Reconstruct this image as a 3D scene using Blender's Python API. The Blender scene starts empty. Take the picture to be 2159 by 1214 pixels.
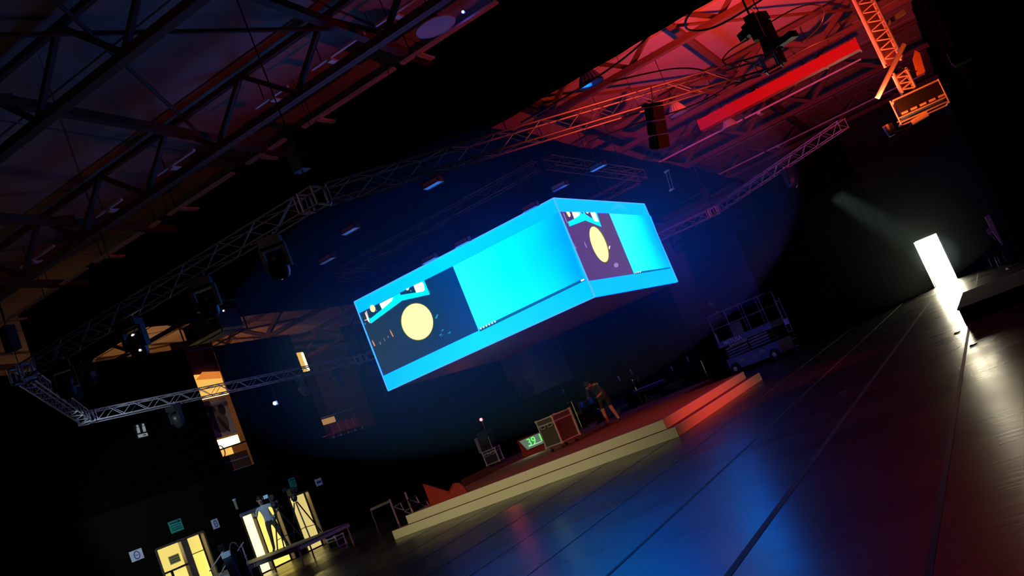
import bpy, bmesh, math, random
from mathutils import Vector, Matrix
random.seed(4)
sc = bpy.context.scene
COL = sc.collection
PI = math.pi

# ------------------------------------------------------------------ camera
FPX, FW, FH = 1985.76, 2159.0, 1214.0
YAW, PITCH, ROLL, CAMZ = math.radians(-25.9526), math.radians(7.3332), math.radians(-22.1491), 1.7
_fw = Vector((math.sin(YAW) * math.cos(PITCH), math.cos(YAW) * math.cos(PITCH), math.sin(PITCH)))
_r0 = Vector((math.cos(YAW), -math.sin(YAW), 0)); _u0 = _r0.cross(_fw)
_r = math.cos(ROLL) * _r0 + math.sin(ROLL) * _u0
_u = -math.sin(ROLL) * _r0 + math.cos(ROLL) * _u0
cd = bpy.data.cameras.new('camera'); cam = bpy.data.objects.new('camera', cd); COL.objects.link(cam)
cd.sensor_width = 36.0; cd.lens = 36.0 * FPX / FW; cd.clip_end = 300; cd.clip_start = 0.05
m = Matrix((_r, _u, -_fw)).transposed().to_4x4(); m.translation = (0, 0, CAMZ)
cam.matrix_world = m
sc.camera = cam

# ------------------------------------------------------------------ world, exposure, lamps of the hall, added fills
w = bpy.data.worlds.new('world'); sc.world = w; w.use_nodes = True
w.node_tree.nodes['Background'].inputs[0].default_value = (0.5, 0.45, 0.6, 1)
w.node_tree.nodes['Background'].inputs[1].default_value = 0.0003
vs = sc.view_settings
vs.view_transform = 'Standard'; vs.look = 'None'; vs.exposure = 0.0; vs.gamma = 1.0; vs.use_curve_mapping = False
sc.cycles.use_denoising = True
sc.cycles.max_bounces = 4
sc.cycles.diffuse_bounces = 2
sc.cycles.glossy_bounces = 2
sc.cycles.volume_bounces = 0
sc.cycles.sample_clamp_indirect = 4.0

def lamp(name, kind, loc, color, energy, size=0.2, aim=None, angle=60, blend=0.6, sy=None):
    l = bpy.data.lights.new(name, kind); o = bpy.data.objects.new(name, l); COL.objects.link(o)
    l.color = color; l.energy = energy; o.location = loc
    if kind == 'AREA':
        l.size = size
        if sy: l.shape = 'RECTANGLE'; l.size_y = sy
    else: l.shadow_soft_size = size
    if kind == 'SPOT': l.spot_size = math.radians(angle); l.spot_blend = blend
    if aim is not None:
        o.rotation_euler = (Vector(aim) - Vector(loc)).to_track_quat('-Z', 'Y').to_euler()
    return o
HAZE = 0.02
# red wash of the tower lamps
lamp('red_wash_up', 'SPOT', (-1.0, 21.0, 4.45), (1, 0.055, 0.02), 5200, 0.12, (-2.7, 26.4, 10.0), 100, 1.0)
lamp('red_wash_stage', 'SPOT', (-0.75, 21.9, 4.3), (1, 0.05, 0.03), 2100, 0.12, (-7.4, 23.5, -0.4), 60, 0.95)
lamp('red_tower_glow', 'SPOT', (-1.0, 20.4, 4.5), (1, 0.12, 0.02), 200, 0.1, (-0.2, 21.75, 5.6), 110, 0.5)
lamp('red_truss_fill', 'SPOT', (0.42, 14.5, 4.0), (1, 0.06, 0.03), 560, 0.1, (-4.6, 16.4, 6.2), 50, 0.9)  # added red fill for the camera side of the slanting truss
# warm spot on the stage front
lamp('warm_front_spot', 'SPOT', (-12.2, 12.3, 5.7), (1, 0.86, 0.45), 1500, 0.1, (-11.9, 19.6, 0.3), 74, 1.0)
# narrow white beam near the doorway
lamp('white_beam_spot', 'SPOT', (-5.0, 33.0, 6.55), (0.85, 1, 0.9), 12000, 0.05, (-2.45, 46.6, 1.5), 8, 0.9)
# daylight behind the doorway
lamp('doorway_daylight', 'AREA', (-2.3, 49.9, 1.9), (1, 0.9, 0.6), 480, 1.6, (-1.9, 30.0, 0.2), sy=2.4)
# tribune corridor lamps behind the left drapes
lamp('tribune_lamp', 'POINT', (-28.0, 26.0, 7.2), (1, 0.55, 0.18), 120, 0.3)
lamp('tribune_lamp', 'POINT', (-28.0, 31.5, 6.4), (1, 0.45, 0.14), 130, 0.3)
# weak purple and amber fill lights added for the near roof
lamp('purple_roof_fill', 'POINT', (-9.0, 9.0, 6.9), (0.95, 0.6, 0.62), 9, 0.3)
lamp('amber_roof_fill', 'POINT', (-20.0, 12.0, 7.2), (1, 0.75, 0.45), 10, 0.3)

# ------------------------------------------------------------------ helpers
def PX(px, py, x=None, y=None, z=None):
    """world point on a given plane for a measured sight line"""
    d = _fw + _r * ((px - FW / 2) / FPX) - _u * ((py - FH / 2) / FPX)
    o = Vector((0, 0, CAMZ))
    if x is not None: t = (x - o.x) / d.x
    elif y is not None: t = (y - o.y) / d.y
    else: t = (z - o.z) / d.z
    return o + d * t

_mats = {}
def mat(name, col, rough=0.6, metal=0.0, emit=None, es=1.0, var=0.15, scale=6.0, bump=0.0, spec=0.5):
    if name in _mats: return _mats[name]
    m = bpy.data.materials.new(name); m.use_nodes = True; nt = m.node_tree; b = nt.nodes['Principled BSDF']
    b.inputs['Roughness'].default_value = rough; b.inputs['Metallic'].default_value = metal
    b.inputs['Specular IOR Level'].default_value = spec
    tc = nt.nodes.new('ShaderNodeTexCoord'); nz = nt.nodes.new('ShaderNodeTexNoise')
    nz.inputs['Scale'].default_value = scale; nz.inputs['Detail'].default_value = 4
    nt.links.new(tc.outputs['Object'], nz.inputs['Vector'])
    rp = nt.nodes.new('ShaderNodeMapRange'); rp.inputs['To Min'].default_value = 1 - var; rp.inputs['To Max'].default_value = 1 + var
    nt.links.new(nz.outputs['Fac'], rp.inputs['Value'])
    mx = nt.nodes.new('ShaderNodeVectorMath'); mx.operation = 'SCALE'; mx.inputs[0].default_value = col
    nt.links.new(rp.outputs[0], mx.inputs['Scale'])
    nt.links.new(mx.outputs[0], b.inputs['Base Color'])
    if emit:
        b.inputs['Emission Color'].default_value = (*emit, 1); b.inputs['Emission Strength'].default_value = es
    if bump:
        bp = nt.nodes.new('ShaderNodeBump'); bp.inputs['Strength'].default_value = bump; bp.inputs['Distance'].default_value = 0.02
        nt.links.new(nz.outputs['Fac'], bp.inputs['Height']); nt.links.new(bp.outputs[0], b.inputs['Normal'])
    _mats[name] = m; return m
def emis(name, col, es=1.0):
    """a self-lit picture surface"""
    if name in _mats: return _mats[name]
    m = bpy.data.materials.new(name); m.use_nodes = True; nt = m.node_tree; b = nt.nodes['Principled BSDF']
    b.inputs['Base Color'].default_value = (0.01, 0.01, 0.01, 1); b.inputs['Roughness'].default_value = 0.5
    b.inputs['Emission Color'].default_value = (*col, 1); b.inputs['Emission Strength'].default_value = es
    b.inputs['Specular IOR Level'].default_value = 0.1
    _mats[name] = m; return m
def emis_grad(name, stops, axis, lo, hi, wob=0.25, nscale=0.35):
    """a picture surface with a soft procedural colour field along an object axis"""
    m = bpy.data.materials.new(name); m.use_nodes = True; nt = m.node_tree; b = nt.nodes['Principled BSDF']
    b.inputs['Base Color'].default_value = (0.01, 0.01, 0.01, 1); b.inputs['Specular IOR Level'].default_value = 0.1
    tc = nt.nodes.new('ShaderNodeTexCoord'); sx = nt.nodes.new('ShaderNodeSeparateXYZ')
    nt.links.new(tc.outputs['Object'], sx.inputs[0])
    mr = nt.nodes.new('ShaderNodeMapRange'); mr.inputs['From Min'].default_value = lo; mr.inputs['From Max'].default_value = hi
    nt.links.new(sx.outputs[axis], mr.inputs['Value'])
    nz = nt.nodes.new('ShaderNodeTexNoise'); nz.inputs['Scale'].default_value = nscale; nz.inputs['Detail'].default_value = 2
    nt.links.new(tc.outputs['Object'], nz.inputs['Vector'])
    ma = nt.nodes.new('ShaderNodeMath'); ma.operation = 'MULTIPLY_ADD'; ma.inputs[1].default_value = wob * 2
    nt.links.new(nz.outputs['Fac'], ma.inputs[0])
    sb = nt.nodes.new('ShaderNodeMath'); sb.operation = 'SUBTRACT'; sb.inputs[1].default_value = wob
    nt.links.new(mr.outputs[0], ma.inputs[2]); nt.links.new(ma.outputs[0], sb.inputs[0])
    cr = nt.nodes.new('ShaderNodeValToRGB'); nt.links.new(sb.outputs[0], cr.inputs[0])
    els = cr.color_ramp.elements
    while len(els) < len(stops): els.new(0.5)
    for e, (p, c) in zip(els, stops): e.position = p; e.color = (*c, 1)
    nt.links.new(cr.outputs[0], b.inputs['Emission Color']); b.inputs['Emission Strength'].default_value = 5.0
    _mats[name] = m; return m

class MB:
    def __init__(s): s.v = []; s.f = []; s.mi = []; s.smooth = False; s.cur = 0
    def add(s, vs, fs):
        n = len(s.v); s.v += [tuple(v) for v in vs]; s.f += [tuple(n + i for i in f) for f in fs]; s.mi += [s.cur] * len(fs); return s
    def box(s, c, d, rot=None):
        c = Vector(c); R = rot or Matrix.Identity(3); vs = []
        for dx in (-.5, .5):
            for dy in (-.5, .5):
                for dz in (-.5, .5): vs.append(c + R @ Vector((dx * d[0], dy * d[1], dz * d[2])))
        return s.add(vs, [(0, 1, 3, 2), (4, 6, 7, 5), (0, 4, 5, 1), (2, 3, 7, 6), (0, 2, 6, 4), (1, 5, 7, 3)])
    def tube(s, a, b, r0, r1=None, n=8):
        a, b = Vector(a), Vector(b); r1 = r0 if r1 is None else r1
        d = (b - a).normalized(); q = d.orthogonal().normalized(); p = d.cross(q); vs = []
        for k in range(n):
            t = 2 * PI * k / n; e = q * math.cos(t) + p * math.sin(t); vs += [a + e * r0, b + e * r1]
        fs = [(2 * k, 2 * ((k + 1) % n), 2 * ((k + 1) % n) + 1, 2 * k + 1) for k in range(n)]
        fs += [tuple(2 * k for k in range(n))[::-1], tuple(2 * k + 1 for k in range(n))]
        return s.add(vs, fs)
    def path(s, pts, r, n=6):
        for a, b in zip(pts, pts[1:]): s.tube(a, b, r, r, n)
        return s
    def lathe(s, prof, c=(0, 0, 0), n=20, flute=0.0):
        c = Vector(c); vs = []
        for (r, z) in prof:
            for k in range(n):
                t = 2 * PI * k / n; rr = r * (1 + (flute if k % 2 else -flute))
                vs.append(c + Vector((rr * math.cos(t), rr * math.sin(t), z)))
        fs = []
        for i in range(len(prof) - 1):
            for k in range(n):
                a, b = i * n + k, i * n + (k + 1) % n; fs.append((a, b, b + n, a + n))
        return s.add(vs, fs)
    def prism(s, poly, thick):
        t = Vector(thick); n = len(poly); vs = [Vector(p) for p in poly] + [Vector(p) + t for p in poly]
        fs = [tuple(range(n))[::-1], tuple(range(n, 2 * n))] + [(k, (k + 1) % n, n + (k + 1) % n, n + k) for k in range(n)]
        return s.add(vs, fs)
    def mesh(s, name, mats):
        me = bpy.data.meshes.new(name); me.from_pydata(s.v, [], s.f)
        for m in (mats if isinstance(mats, (list, tuple)) else [mats]): me.materials.append(m)
        me.polygons.foreach_set('material_index', s.mi)
        bm = bmesh.new(); bm.from_mesh(me); bmesh.ops.recalc_face_normals(bm, faces=bm.faces); bm.to_mesh(me); bm.free()
        if s.smooth:
            for p in me.polygons: p.use_smooth = True
        return me
    def build(s, name, mats, parent=None, loc=None, smooth=False):
        s.smooth = smooth
        return link(name, s.mesh(name, mats), parent, loc)
def link(name, me, parent=None, loc=None):
    o = bpy.data.objects.new(name, me); COL.objects.link(o)
    if parent: o.parent = parent
    if loc is not None: o.location = loc
    return o
def tag(o, label, cat, group=None, kind=None):
    o['label'] = label; o['category'] = cat
    if group: o['group'] = group
    if kind: o['kind'] = kind
    return o
def thing(name, label, cat, loc=(0, 0, 0), rotz=0, group=None):
    o = bpy.data.objects.new(name, None); COL.objects.link(o); o.empty_display_size = 0.1
    o.location = loc; o.rotation_euler = (0, 0, rotz); return tag(o, label, cat, group)
def struct(o): o['kind'] = 'structure'; return o
def copy_tree(o, parent=None):
    c = o.copy(); COL.objects.link(c); c.parent = parent
    for ch in list(o.children): copy_tree(ch, c)
    return c
_unit = {}
def bar(name, a, b, r, m, parent, square=False, ry=None):
    """a straight rod or square bar between two points; alike bars share one mesh"""
    key = (m.name, square)
    if key not in _unit:
        mb = MB()
        if square: mb.box((0, 0, .5), (2, 2, 1))
        else: mb.tube((0, 0, 0), (0, 0, 1), 1, 1, 8)
        _unit[key] = mb.mesh('bar', m)
    a, b = Vector(a), Vector(b); o = link(name, _unit[key], parent)
    q = (b - a).to_track_quat('Z', 'Y')
    o.matrix_local = Matrix.Translation(a) @ q.to_matrix().to_4x4() @ Matrix.Diagonal((r, ry or r, (b - a).length, 1))
    return o
def textmesh(s, size, depth=0.004, bold=False):
    cu = bpy.data.curves.new('t', 'FONT'); cu.body = s; cu.size = size; cu.extrude = depth; cu.align_x = 'CENTER'; cu.align_y = 'CENTER'
    if bold: cu.offset = size * 0.02
    o = bpy.data.objects.new('t', cu); COL.objects.link(o)
    dg = bpy.context.evaluated_depsgraph_get(); me = bpy.data.meshes.new_from_object(o.evaluated_get(dg))
    bpy.data.objects.remove(o); bpy.data.curves.remove(cu); return me

# ------------------------------------------------------------------ materials
M_black = mat('black_cloth', (0.0025, 0.0025, 0.003), 0.95, bump=0.3, scale=3, spec=0.0)
M_drape = mat('drape_cloth', (0.007, 0.009, 0.008), 0.9, bump=0.3, scale=4, spec=0.15)
M_backdrop = mat('backdrop_cloth', (0.02, 0.02, 0.026), 0.9, bump=0.2, scale=3, spec=0.05)
M_drapeback = mat('grey_green_drape', (0.03, 0.036, 0.033), 0.9, bump=0.3, scale=4, spec=0.15)
M_metal = mat('truss_aluminium', (0.6, 0.6, 0.62), 0.4, 0.5, var=0.1)
M_steel = mat('painted_roof_steel', (0.12, 0.055, 0.04), 0.7, 0.0, var=0.2, scale=2)
M_dark = mat('black_plastic', (0.012, 0.012, 0.013), 0.45)
M_darkmetal = mat('black_steel', (0.03, 0.03, 0.033), 0.4, 0.5)
M_chrome = mat('chrome', (0.8, 0.8, 0.8), 0.12, 1.0, var=0.03)
M_deck = mat('roof_deck_sheet', (0.46, 0.33, 0.29), 0.75, var=0.12, scale=0.8)
M_cream = mat('cream_painted_board', (0.66, 0.62, 0.5), 0.6, var=0.05, scale=2)
M_red = mat('red_painted_board', (0.26, 0.013, 0.012), 0.6, var=0.08)
M_redduct = mat('red_duct_paint', (0.6, 0.02, 0.02), 0.45, var=0.06)
M_carpet = mat('red_carpet', (0.16, 0.018, 0.022), 0.95, var=0.2, scale=30)
M_grey = mat('grey_plaster', (0.3, 0.31, 0.33), 0.9, var=0.1, scale=1.5)
M_casegrey = mat('case_laminate', (0.07, 0.052, 0.05), 0.5, var=0.1)
M_ali = mat('case_edge_aluminium', (0.6, 0.6, 0.6), 0.45, 0.4)
M_rubber = mat('rubber', (0.02, 0.02, 0.02), 0.8)
M_white = mat('white_paint', (0.7, 0.7, 0.68), 0.6, var=0.05)
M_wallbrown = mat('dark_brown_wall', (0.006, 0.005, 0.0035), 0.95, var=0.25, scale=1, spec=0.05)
M_yroom = mat('cream_corridor_paint', (0.8, 0.66, 0.24), 0.8, var=0.06, scale=1)
M_skin = mat('skin', (0.42, 0.24, 0.17), 0.55, var=0.06)

# vinyl floor: semi-gloss black with wrinkles across the rolls
def floor_mat():
    m = bpy.data.materials.new('black_vinyl'); m.use_nodes = True; nt = m.node_tree; b = nt.nodes['Principled BSDF']
    b.inputs['Base Color'].default_value = (0.008, 0.008, 0.008, 1)
    tc = nt.nodes.new('ShaderNodeTexCoord')
    mp = nt.nodes.new('ShaderNodeMapping'); mp.inputs['Scale'].default_value = (0.22, 7.5, 1)
    nt.links.new(tc.outputs['Object'], mp.inputs[0])
    nz = nt.nodes.new('ShaderNodeTexNoise'); nz.inputs['Scale'].default_value = 1.5; nz.inputs['Detail'].default_value = 3; nz.inputs['Roughness'].default_value = 0.5
    nt.links.new(mp.outputs[0], nz.inputs['Vector'])
    bp = nt.nodes.new('ShaderNodeBump'); bp.inputs['Strength'].default_value = 0.14; bp.inputs['Distance'].default_value = 0.014
    nt.links.new(nz.outputs['Fac'], bp.inputs['Height']); nt.links.new(bp.outputs[0], b.inputs['Normal'])
    n2 = nt.nodes.new('ShaderNodeTexNoise'); n2.inputs['Scale'].default_value = 0.6; n2.inputs['Detail'].default_value = 5
    nt.links.new(tc.outputs['Object'], n2.inputs['Vector'])
    mr = nt.nodes.new('ShaderNodeMapRange'); mr.inputs['From Min'].default_value = 0.3; mr.inputs['From Max'].default_value = 0.7
    mr.inputs['To Min'].default_value = 0.25; mr.inputs['To Max'].default_value = 0.33
    nt.links.new(n2.outputs['Fac'], mr.inputs['Value']); nt.links.new(mr.outputs[0], b.inputs['Roughness'])
    b.inputs['Specular IOR Level'].default_value = 0.3
    return m
M_vinyl = floor_mat()
M_tape = mat('matte_seam_tape', (0.02, 0.019, 0.02), 0.55, spec=0.2, var=0.1)

# ------------------------------------------------------------------ setting: floor
fl = struct(MB().box((-15, 22, -0.06), (36, 64, 0.1)).build('floor', M_black))
fl['label'] = 'black vinyl dance floor laid in long taped strips'
SP = 1.575; X0 = -1.04
xs = [X0 + SP * 1.25] + [X0 - SP * k for k in range(0, 16)]
for a, b in zip(xs, xs[1:]):
    MB().box(((a + b) / 2, 23, -0.005), (a - b - 0.006, 55, 0.010)).build('vinyl_strip', M_vinyl, fl)
_tape = {w_: MB().box((0, 0, 0), (w_, 55, 0.003)).mesh('seam_tape', M_tape) for w_ in (.02, .05, .08)}
for k, x in enumerate(xs[1:-1]): link('seam_tape', _tape[.05 if k in (0, 2) else .08 if k == 1 else .02], fl, (x, 23, 0.0018))

# ------------------------------------------------------------------ setting: ceiling, girders, beams
def RZ(y): return 8.5 + 0.0655 * (47.0 - y)
ce = struct(MB().prism([(-33, -4, RZ(-4) + .25), (3, -4, RZ(-4) + .25), (3, 52, RZ(52) + .25), (-33, 52, RZ(52) + .25)], (0, 0, 0.1)).build('ceiling', M_deck))
ce['label'] = 'sloping sheet roof with lattice girders'
ys = [-3 + 2.6 * k for k in range(22)]
for y0, y1 in zip(ys, ys[1:]):
    for x0 in range(-33, 3, 6):
        g = 0.03; dz = random.uniform(-.012, .012)
        p = [(x0 + g, y0 + g, RZ(y0 + g) + .12 + dz), (x0 + 6 - g, y0 + g, RZ(y0 + g) + .12 + dz), (x0 + 6 - g, y1 - g, RZ(y1 - g) + .12 + dz), (x0 + g, y1 - g, RZ(y1 - g) + .12 + dz)]
        MB().prism(p, (0, 0, .06)).build('roof_panel', M_deck, ce)
def girder(y, xa, xb, depth, cell, r, kind=0):
    zt = RZ(y) + 0.02; zb = zt - depth
    g = MB().box(((xa + xb) / 2, y, zb), (xb - xa, .22, .16)).build('roof_girder', M_steel, ce)
    bar('chord', (xa, y, zt - .06), (xb, y, zt - .06), .06, M_steel, g, True)
    n = int((xb - xa) / cell)
    for k in range(n):
        x = xa + k * cell
        bar('diagonal', (x, y, zb + .05), (x + cell / 2, y, zt - .05), r, M_steel, g, True)
        bar('diagonal', (x + cell, y, zb + .05), (x + cell / 2, y, zt - .05), r, M_steel, g, True)
for y, dp, cell, r in ((7.0, 1.3, 2.4, .05), (11.2, 1.3, 2.4, .05), (15.5, 1.15, 2.4, .05), (24.0, 1.0, 2.6, .055), (30.2, 1.0, 3.0, .08), (36.2, 1.0, 2.6, .06), (42.0, .9, 2.6, .05)):
    girder(y, -32, 1.4, dp, cell, r)
for x, zoff in ((-29, .55), (-21.4, .7), (-17.6, .75), (-13.2, .7), (-8.8, .6), (-4.6, .6), (-0.6, .6)):
    g = bar('roof_beam', (x, -2, RZ(-2) - zoff), (x, 46.5, RZ(46.5) - zoff + .2), .085, M_steel, ce, True)
# slanting wind braces between the girders
for (xa, ya, xb, yb) in ((-21.4, 7, -17.6, 15.5), (-17.6, 7, -21.4, 15.5), (-13.2, 7, -8.8, 15.5), (-8.8, 7, -13.2, 15.5), (-17.6, 7, -13.2, 11.2), (-4.6, 24, -0.6, 30.2), (-8.8, 24, -4.6, 30.2), (-4.6, 30.2, -8.8, 36.2), (-4.6, 36.2, -.6, 30.2), (-25, 24, -29, 32), (-29, 24, -25, 32)):
    bar('wind_brace', (xa, ya, RZ(ya) - .5), (xb, yb, RZ(yb) - .5), .045, M_steel, ce)

# ------------------------------------------------------------------ setting: walls
BY = 47.0
wb = thing('wall_back', '', ''); del wb['label']; del wb['category']; struct(wb); wb['label'] = 'dark back wall with a bright open doorway'
def wallbox(x0, x1, y0, y1, z0, z1, m, parent, name): return MB().box(((x0 + x1) / 2, (y0 + y1) / 2, (z0 + z1) / 2), (abs(x1 - x0), abs(y1 - y0), z1 - z0)).build(name, m, parent)
DL, DR = -2.93, -1.97
wallbox(-4.4, DL, BY, BY + .2, 0, 2.24, M_drapeback, wb, 'wall_panel')
wallbox(DR, 1.4, BY, BY + .2, 0, 2.24, M_drapeback, wb, 'wall_panel')
wallbox(-4.4, 1.4, BY, BY + .2, 2.24, 8.6, M_drapeback, wb, 'wall_panel')
# grey far wall to the left of it
wg = struct(MB().box((-19, 50.1, 4.5), (30, .2, 9)).build('wall_far', M_grey)); wg['label'] = 'pale grey plaster wall far behind the stage'
for x in (-26.5, -22.6, -16, -12.4): wallbox(x - .03, x + .03, 49.97, 50.0, .1, 8.6, M_grey, wg, 'pilaster')
wallbox(-30, -8, 49.9, 50, 2.55, 2.75, M_grey, wg, 'string_course')
wallbox(-30, -8, 49.75, 50, 0, 2.5, M_black, wg, 'dark_dado')
# open doorway room; its end wall glows to stand for daylight
dn = struct(thing('door_4', '', '')); del dn['category']; dn['label'] = 'open doorway in the back wall flooded with white daylight'
M_day = mat('glowing_white_wall', (0.9, 0.88, 0.8), 0.8, emit=(1, 0.95, 0.75), es=9.0, var=.02)
wallbox(DL - .9, DR + .9, 50.6, 50.7, -.02, 3.0, M_day, dn, 'glowing_day_wall')
wallbox(DL - 1.0, DL - .92, BY + .2, 50.7, 0, 3.1, M_white, dn, 'side_wall'); wallbox(DR + .92, DR + 1.0, BY + .2, 50.7, 0, 3.1, M_white, dn, 'side_wall'); wallbox(DL - 1.0, DR + 1.0, BY + .2, 50.7, 3.0, 3.1, M_white, dn, 'room_ceiling')
wallbox(DL - .07, DL, BY - .03, BY + .25, 0, 2.3, M_darkmetal, dn, 'door_frame')
wallbox(DR, DR + .07, BY - .03, BY + .25, 0, 2.3, M_darkmetal, dn, 'door_frame')
wallbox(DL - .07, DR + .07, BY - .03, BY + .25, 2.24, 2.31, M_darkmetal, dn, 'door_frame')
wallbox(DL - .05, DL - .01, BY - .75, BY - .0, 0.02, 2.22, M_darkmetal, dn, 'door_leaf')

# right wall: black drape
def drape(name, a, b, z0, z1, m, label, folds=0.5, amp=0.09, hem=0.0, parent=None, z1b=None):
    a, b = Vector((*a, 0)), Vector((*b, 0)); L = (b - a).length; n = max(8, int(L / folds * 6)); d = (b - a) / L; nrm = Vector((-d.y, d.x, 0))
    vs = []; rz = []
    for i in range(n + 1):
        s = L * i / n; off = amp * math.sin(2 * PI * s / folds + 0.7 * math.sin(s * 1.3)); off += amp * .4 * math.sin(s * 2.9)
        p = a + d * s + nrm * off
        q = a + d * s + nrm * off * .5
        vs += [(p.x, p.y, z0 + hem * math.sin(s * .8)), (q.x, q.y, z1 if z1b is None else z1 + (z1b - z1) * i / n)]
    fs = [(2 * i, 2 * i + 2, 2 * i + 3, 2 * i + 1) for i in range(n)]
    mb = MB(); mb.add(vs, fs); mb.add([(Vector(v) + nrm * .012) for v in vs], [f[::-1] for f in fs])
    o = mb.build(name, m, parent)
    for p in o.data.polygons: p.use_smooth = True
    if label: tag(o, label, 'curtain', 'black drapes hung around the hall')
    return o
wr = struct(MB().box((1.55, 22, 5), (.2, 56, 12)).build('wall_right', M_black)); wr['label'] = 'black side wall behind the right drape'
drape('black_drape', (0.85, 46.8), (0.95, 6.0), 0.02, 9.2, M_black, 'long black drape along the right side of the hall', .6)
drape('black_drape', (-4.0, 46.9), (-8.1, 37.0), 0.02, 8.4, M_drape, 'black drape running slantwise between the doorway and the scissor lift', .55, z1b=6.35)
drape('black_drape', (-13.6, 44.0), (-20.1, 44.0), 0.6, 9.0, M_backdrop, 'wide black backdrop hung behind the stage under the screen cube', .6, .07)
drape('black_drape', (0.8, 18.5), (-24.6, 18.5), 7.75, 10.2, M_black, 'black border cloth hanging from the roof above the octagon truss', 1.2, .03, .0)
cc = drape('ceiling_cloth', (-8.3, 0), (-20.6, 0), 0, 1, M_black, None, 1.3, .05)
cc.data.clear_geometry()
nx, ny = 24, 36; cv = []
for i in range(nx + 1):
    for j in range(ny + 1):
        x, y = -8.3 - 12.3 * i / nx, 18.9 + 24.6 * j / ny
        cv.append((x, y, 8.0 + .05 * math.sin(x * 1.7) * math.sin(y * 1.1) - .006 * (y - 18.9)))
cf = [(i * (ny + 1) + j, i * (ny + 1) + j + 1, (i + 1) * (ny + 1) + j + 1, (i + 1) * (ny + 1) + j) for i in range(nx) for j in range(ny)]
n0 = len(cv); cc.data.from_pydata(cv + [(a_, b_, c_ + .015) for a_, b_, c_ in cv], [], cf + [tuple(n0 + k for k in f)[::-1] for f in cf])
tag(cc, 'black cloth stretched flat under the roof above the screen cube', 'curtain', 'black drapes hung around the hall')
# left wall with doors, drapes above
wl = struct(thing('wall_left', '', '')); del wl['category']; wl['label'] = 'dark left wall with lit doors and draped tribune openings'
LX = -25.0
D1, D2, D3 = (20.75, 22.75), (24.55, 26.35), (27.05, 28.15)
prev = 4.0
for (a, b) in (D1, D2, D3, (47.0, 47.0)):
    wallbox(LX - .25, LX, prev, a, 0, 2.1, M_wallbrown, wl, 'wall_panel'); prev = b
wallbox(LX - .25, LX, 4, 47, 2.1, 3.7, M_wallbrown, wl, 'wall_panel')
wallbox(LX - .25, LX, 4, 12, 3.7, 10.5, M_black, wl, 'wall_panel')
drape('black_drape', (LX - .33, 12.0), (LX - .33, 24.95), 3.4, 8.5, M_black, 'tall black drape left of the poster on the left wall', .5, .06)
drape('black_drape', (LX - .33, 26.35), (LX - .33, 30.7), 3.4, 8.4, M_black, 'black drape between the poster and the red seats on the left wall', .5, .06)
drape('black_drape', (LX - .33, 34.2), (LX - .33, 47), 3.4, 8.4, M_black, 'black drape beyond the red seats on the left wall', .5, .06)
# tribune space behind the drapes
M_trib = mat('tribune_wall_paint', (0.36, 0.24, 0.15), 0.85, var=.15, scale=1)
wt = struct(MB().box((-32, 25, 6), (.2, 44, 12)).build('wall_tribune', M_trib)); wt['label'] = 'warm lit wall at the back of the tribune'
MB().box((-28.6, 29, 3.6), (6.7, 36, .14)).build('tribune_floor', M_wallbrown, wt)
wn = struct(MB().box((-12, 4.0, 5.2), (26, .2, 11)).build('wall_near', M_black)); wn['label'] = 'dark wall at the near end of the hall'
wn.location.y = -6.5

# rooms behind the three left doors; wall material glows for corridor light
M_glow1 = mat('glowing_yellow_corridor', (0.8, 0.68, 0.25), 0.8, emit=(1.0, 0.80, 0.20), es=0.85, var=.06, scale=1.2)
M_glow2 = mat('bright_glowing_corridor', (0.8, 0.68, 0.25), 0.8, emit=(1.0, 0.74, 0.14), es=1.2, var=.1, scale=1.2)
M_glow3 = mat('tall_glowing_corridor', (0.8, 0.68, 0.25), 0.8, emit=(1.0, 0.84, 0.35), es=2.2, var=.1, scale=1.2)
M_glow4 = mat('far_glowing_corridor', (0.8, 0.68, 0.3), 0.8, emit=(1.0, 0.80, 0.26), es=0.72, var=.06, scale=1.2)
M_frame = mat('brown_door_frame', (0.12, 0.09, 0.06), 0.5)
def door_struct(n, label):
    d = struct(thing('door_%d' % n, '', '')); del d['category']; d['label'] = label; return d
d1 = door_struct(1, 'double door to a yellow lit corridor, glazed leaf with a push bar')
a, b = D1
wallbox(LX - 1.3, LX - 1.25, a - .2, b + 1.6, 0, 2.3, M_glow1, d1, 'corridor_wall')
for y in (a, 21.78, 21.98, b): wallbox(LX - .12, LX + .03, y - .035, y + .035, 0, 2.1, M_frame, d1, 'door_frame')
wallbox(LX - .05, LX + .01, 21.80, 21.97, 0, 2.08, M_frame, d1, 'door_post')
wallbox(LX - .12, LX + .03, a, b, 2.07, 2.14, M_frame, d1, 'door_frame')
bar('push_bar', (LX, a + .05, 1.32), (LX, 21.75, 1.32), .035, M_dark, d1)
bar('glazing_bar', (LX, a + .32, .02), (LX, a + .32, 1.3), .03, M_dark, d1, True)
wallbox(LX - .9, LX - .86, 22.6, 23.5, .0, 1.55, M_frame, d1, 'inner_door')
wallbox(LX - .855, LX - .84, 22.63, 23.47, .04, 1.52, M_glow2, d1, 'inner_door_panel'); wallbox(LX - .84, LX - .83, 22.78, 22.82, .1, 1.45, M_glow1, d1, 'door_seam')  # door panel and seam glow to stand for corridor light
pn = MB().box((LX - .03, 21.35, 1.62), (.01, .42, .26)).build('door_notice', mat('notice_board_green', (.5, .5, .12), .6), d1)
for z in (1.70, 1.62, 1.55): MB().box((LX - .022, 21.35, z), (.006, .36, .02)).build('notice_line', M_frame, pn)
d2 = door_struct(2, 'bright yellow lit doorway behind the cameraman')
a, b = D2
wallbox(LX - .65, LX - .6, a - .1, a + 1.15, 0, 2.3, M_glow3, d2, 'corridor_wall')
wallbox(LX - .65, LX - .6, a + 1.15, b + 1.4, 0, 2.3, M_glow2, d2, 'corridor_wall')
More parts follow.
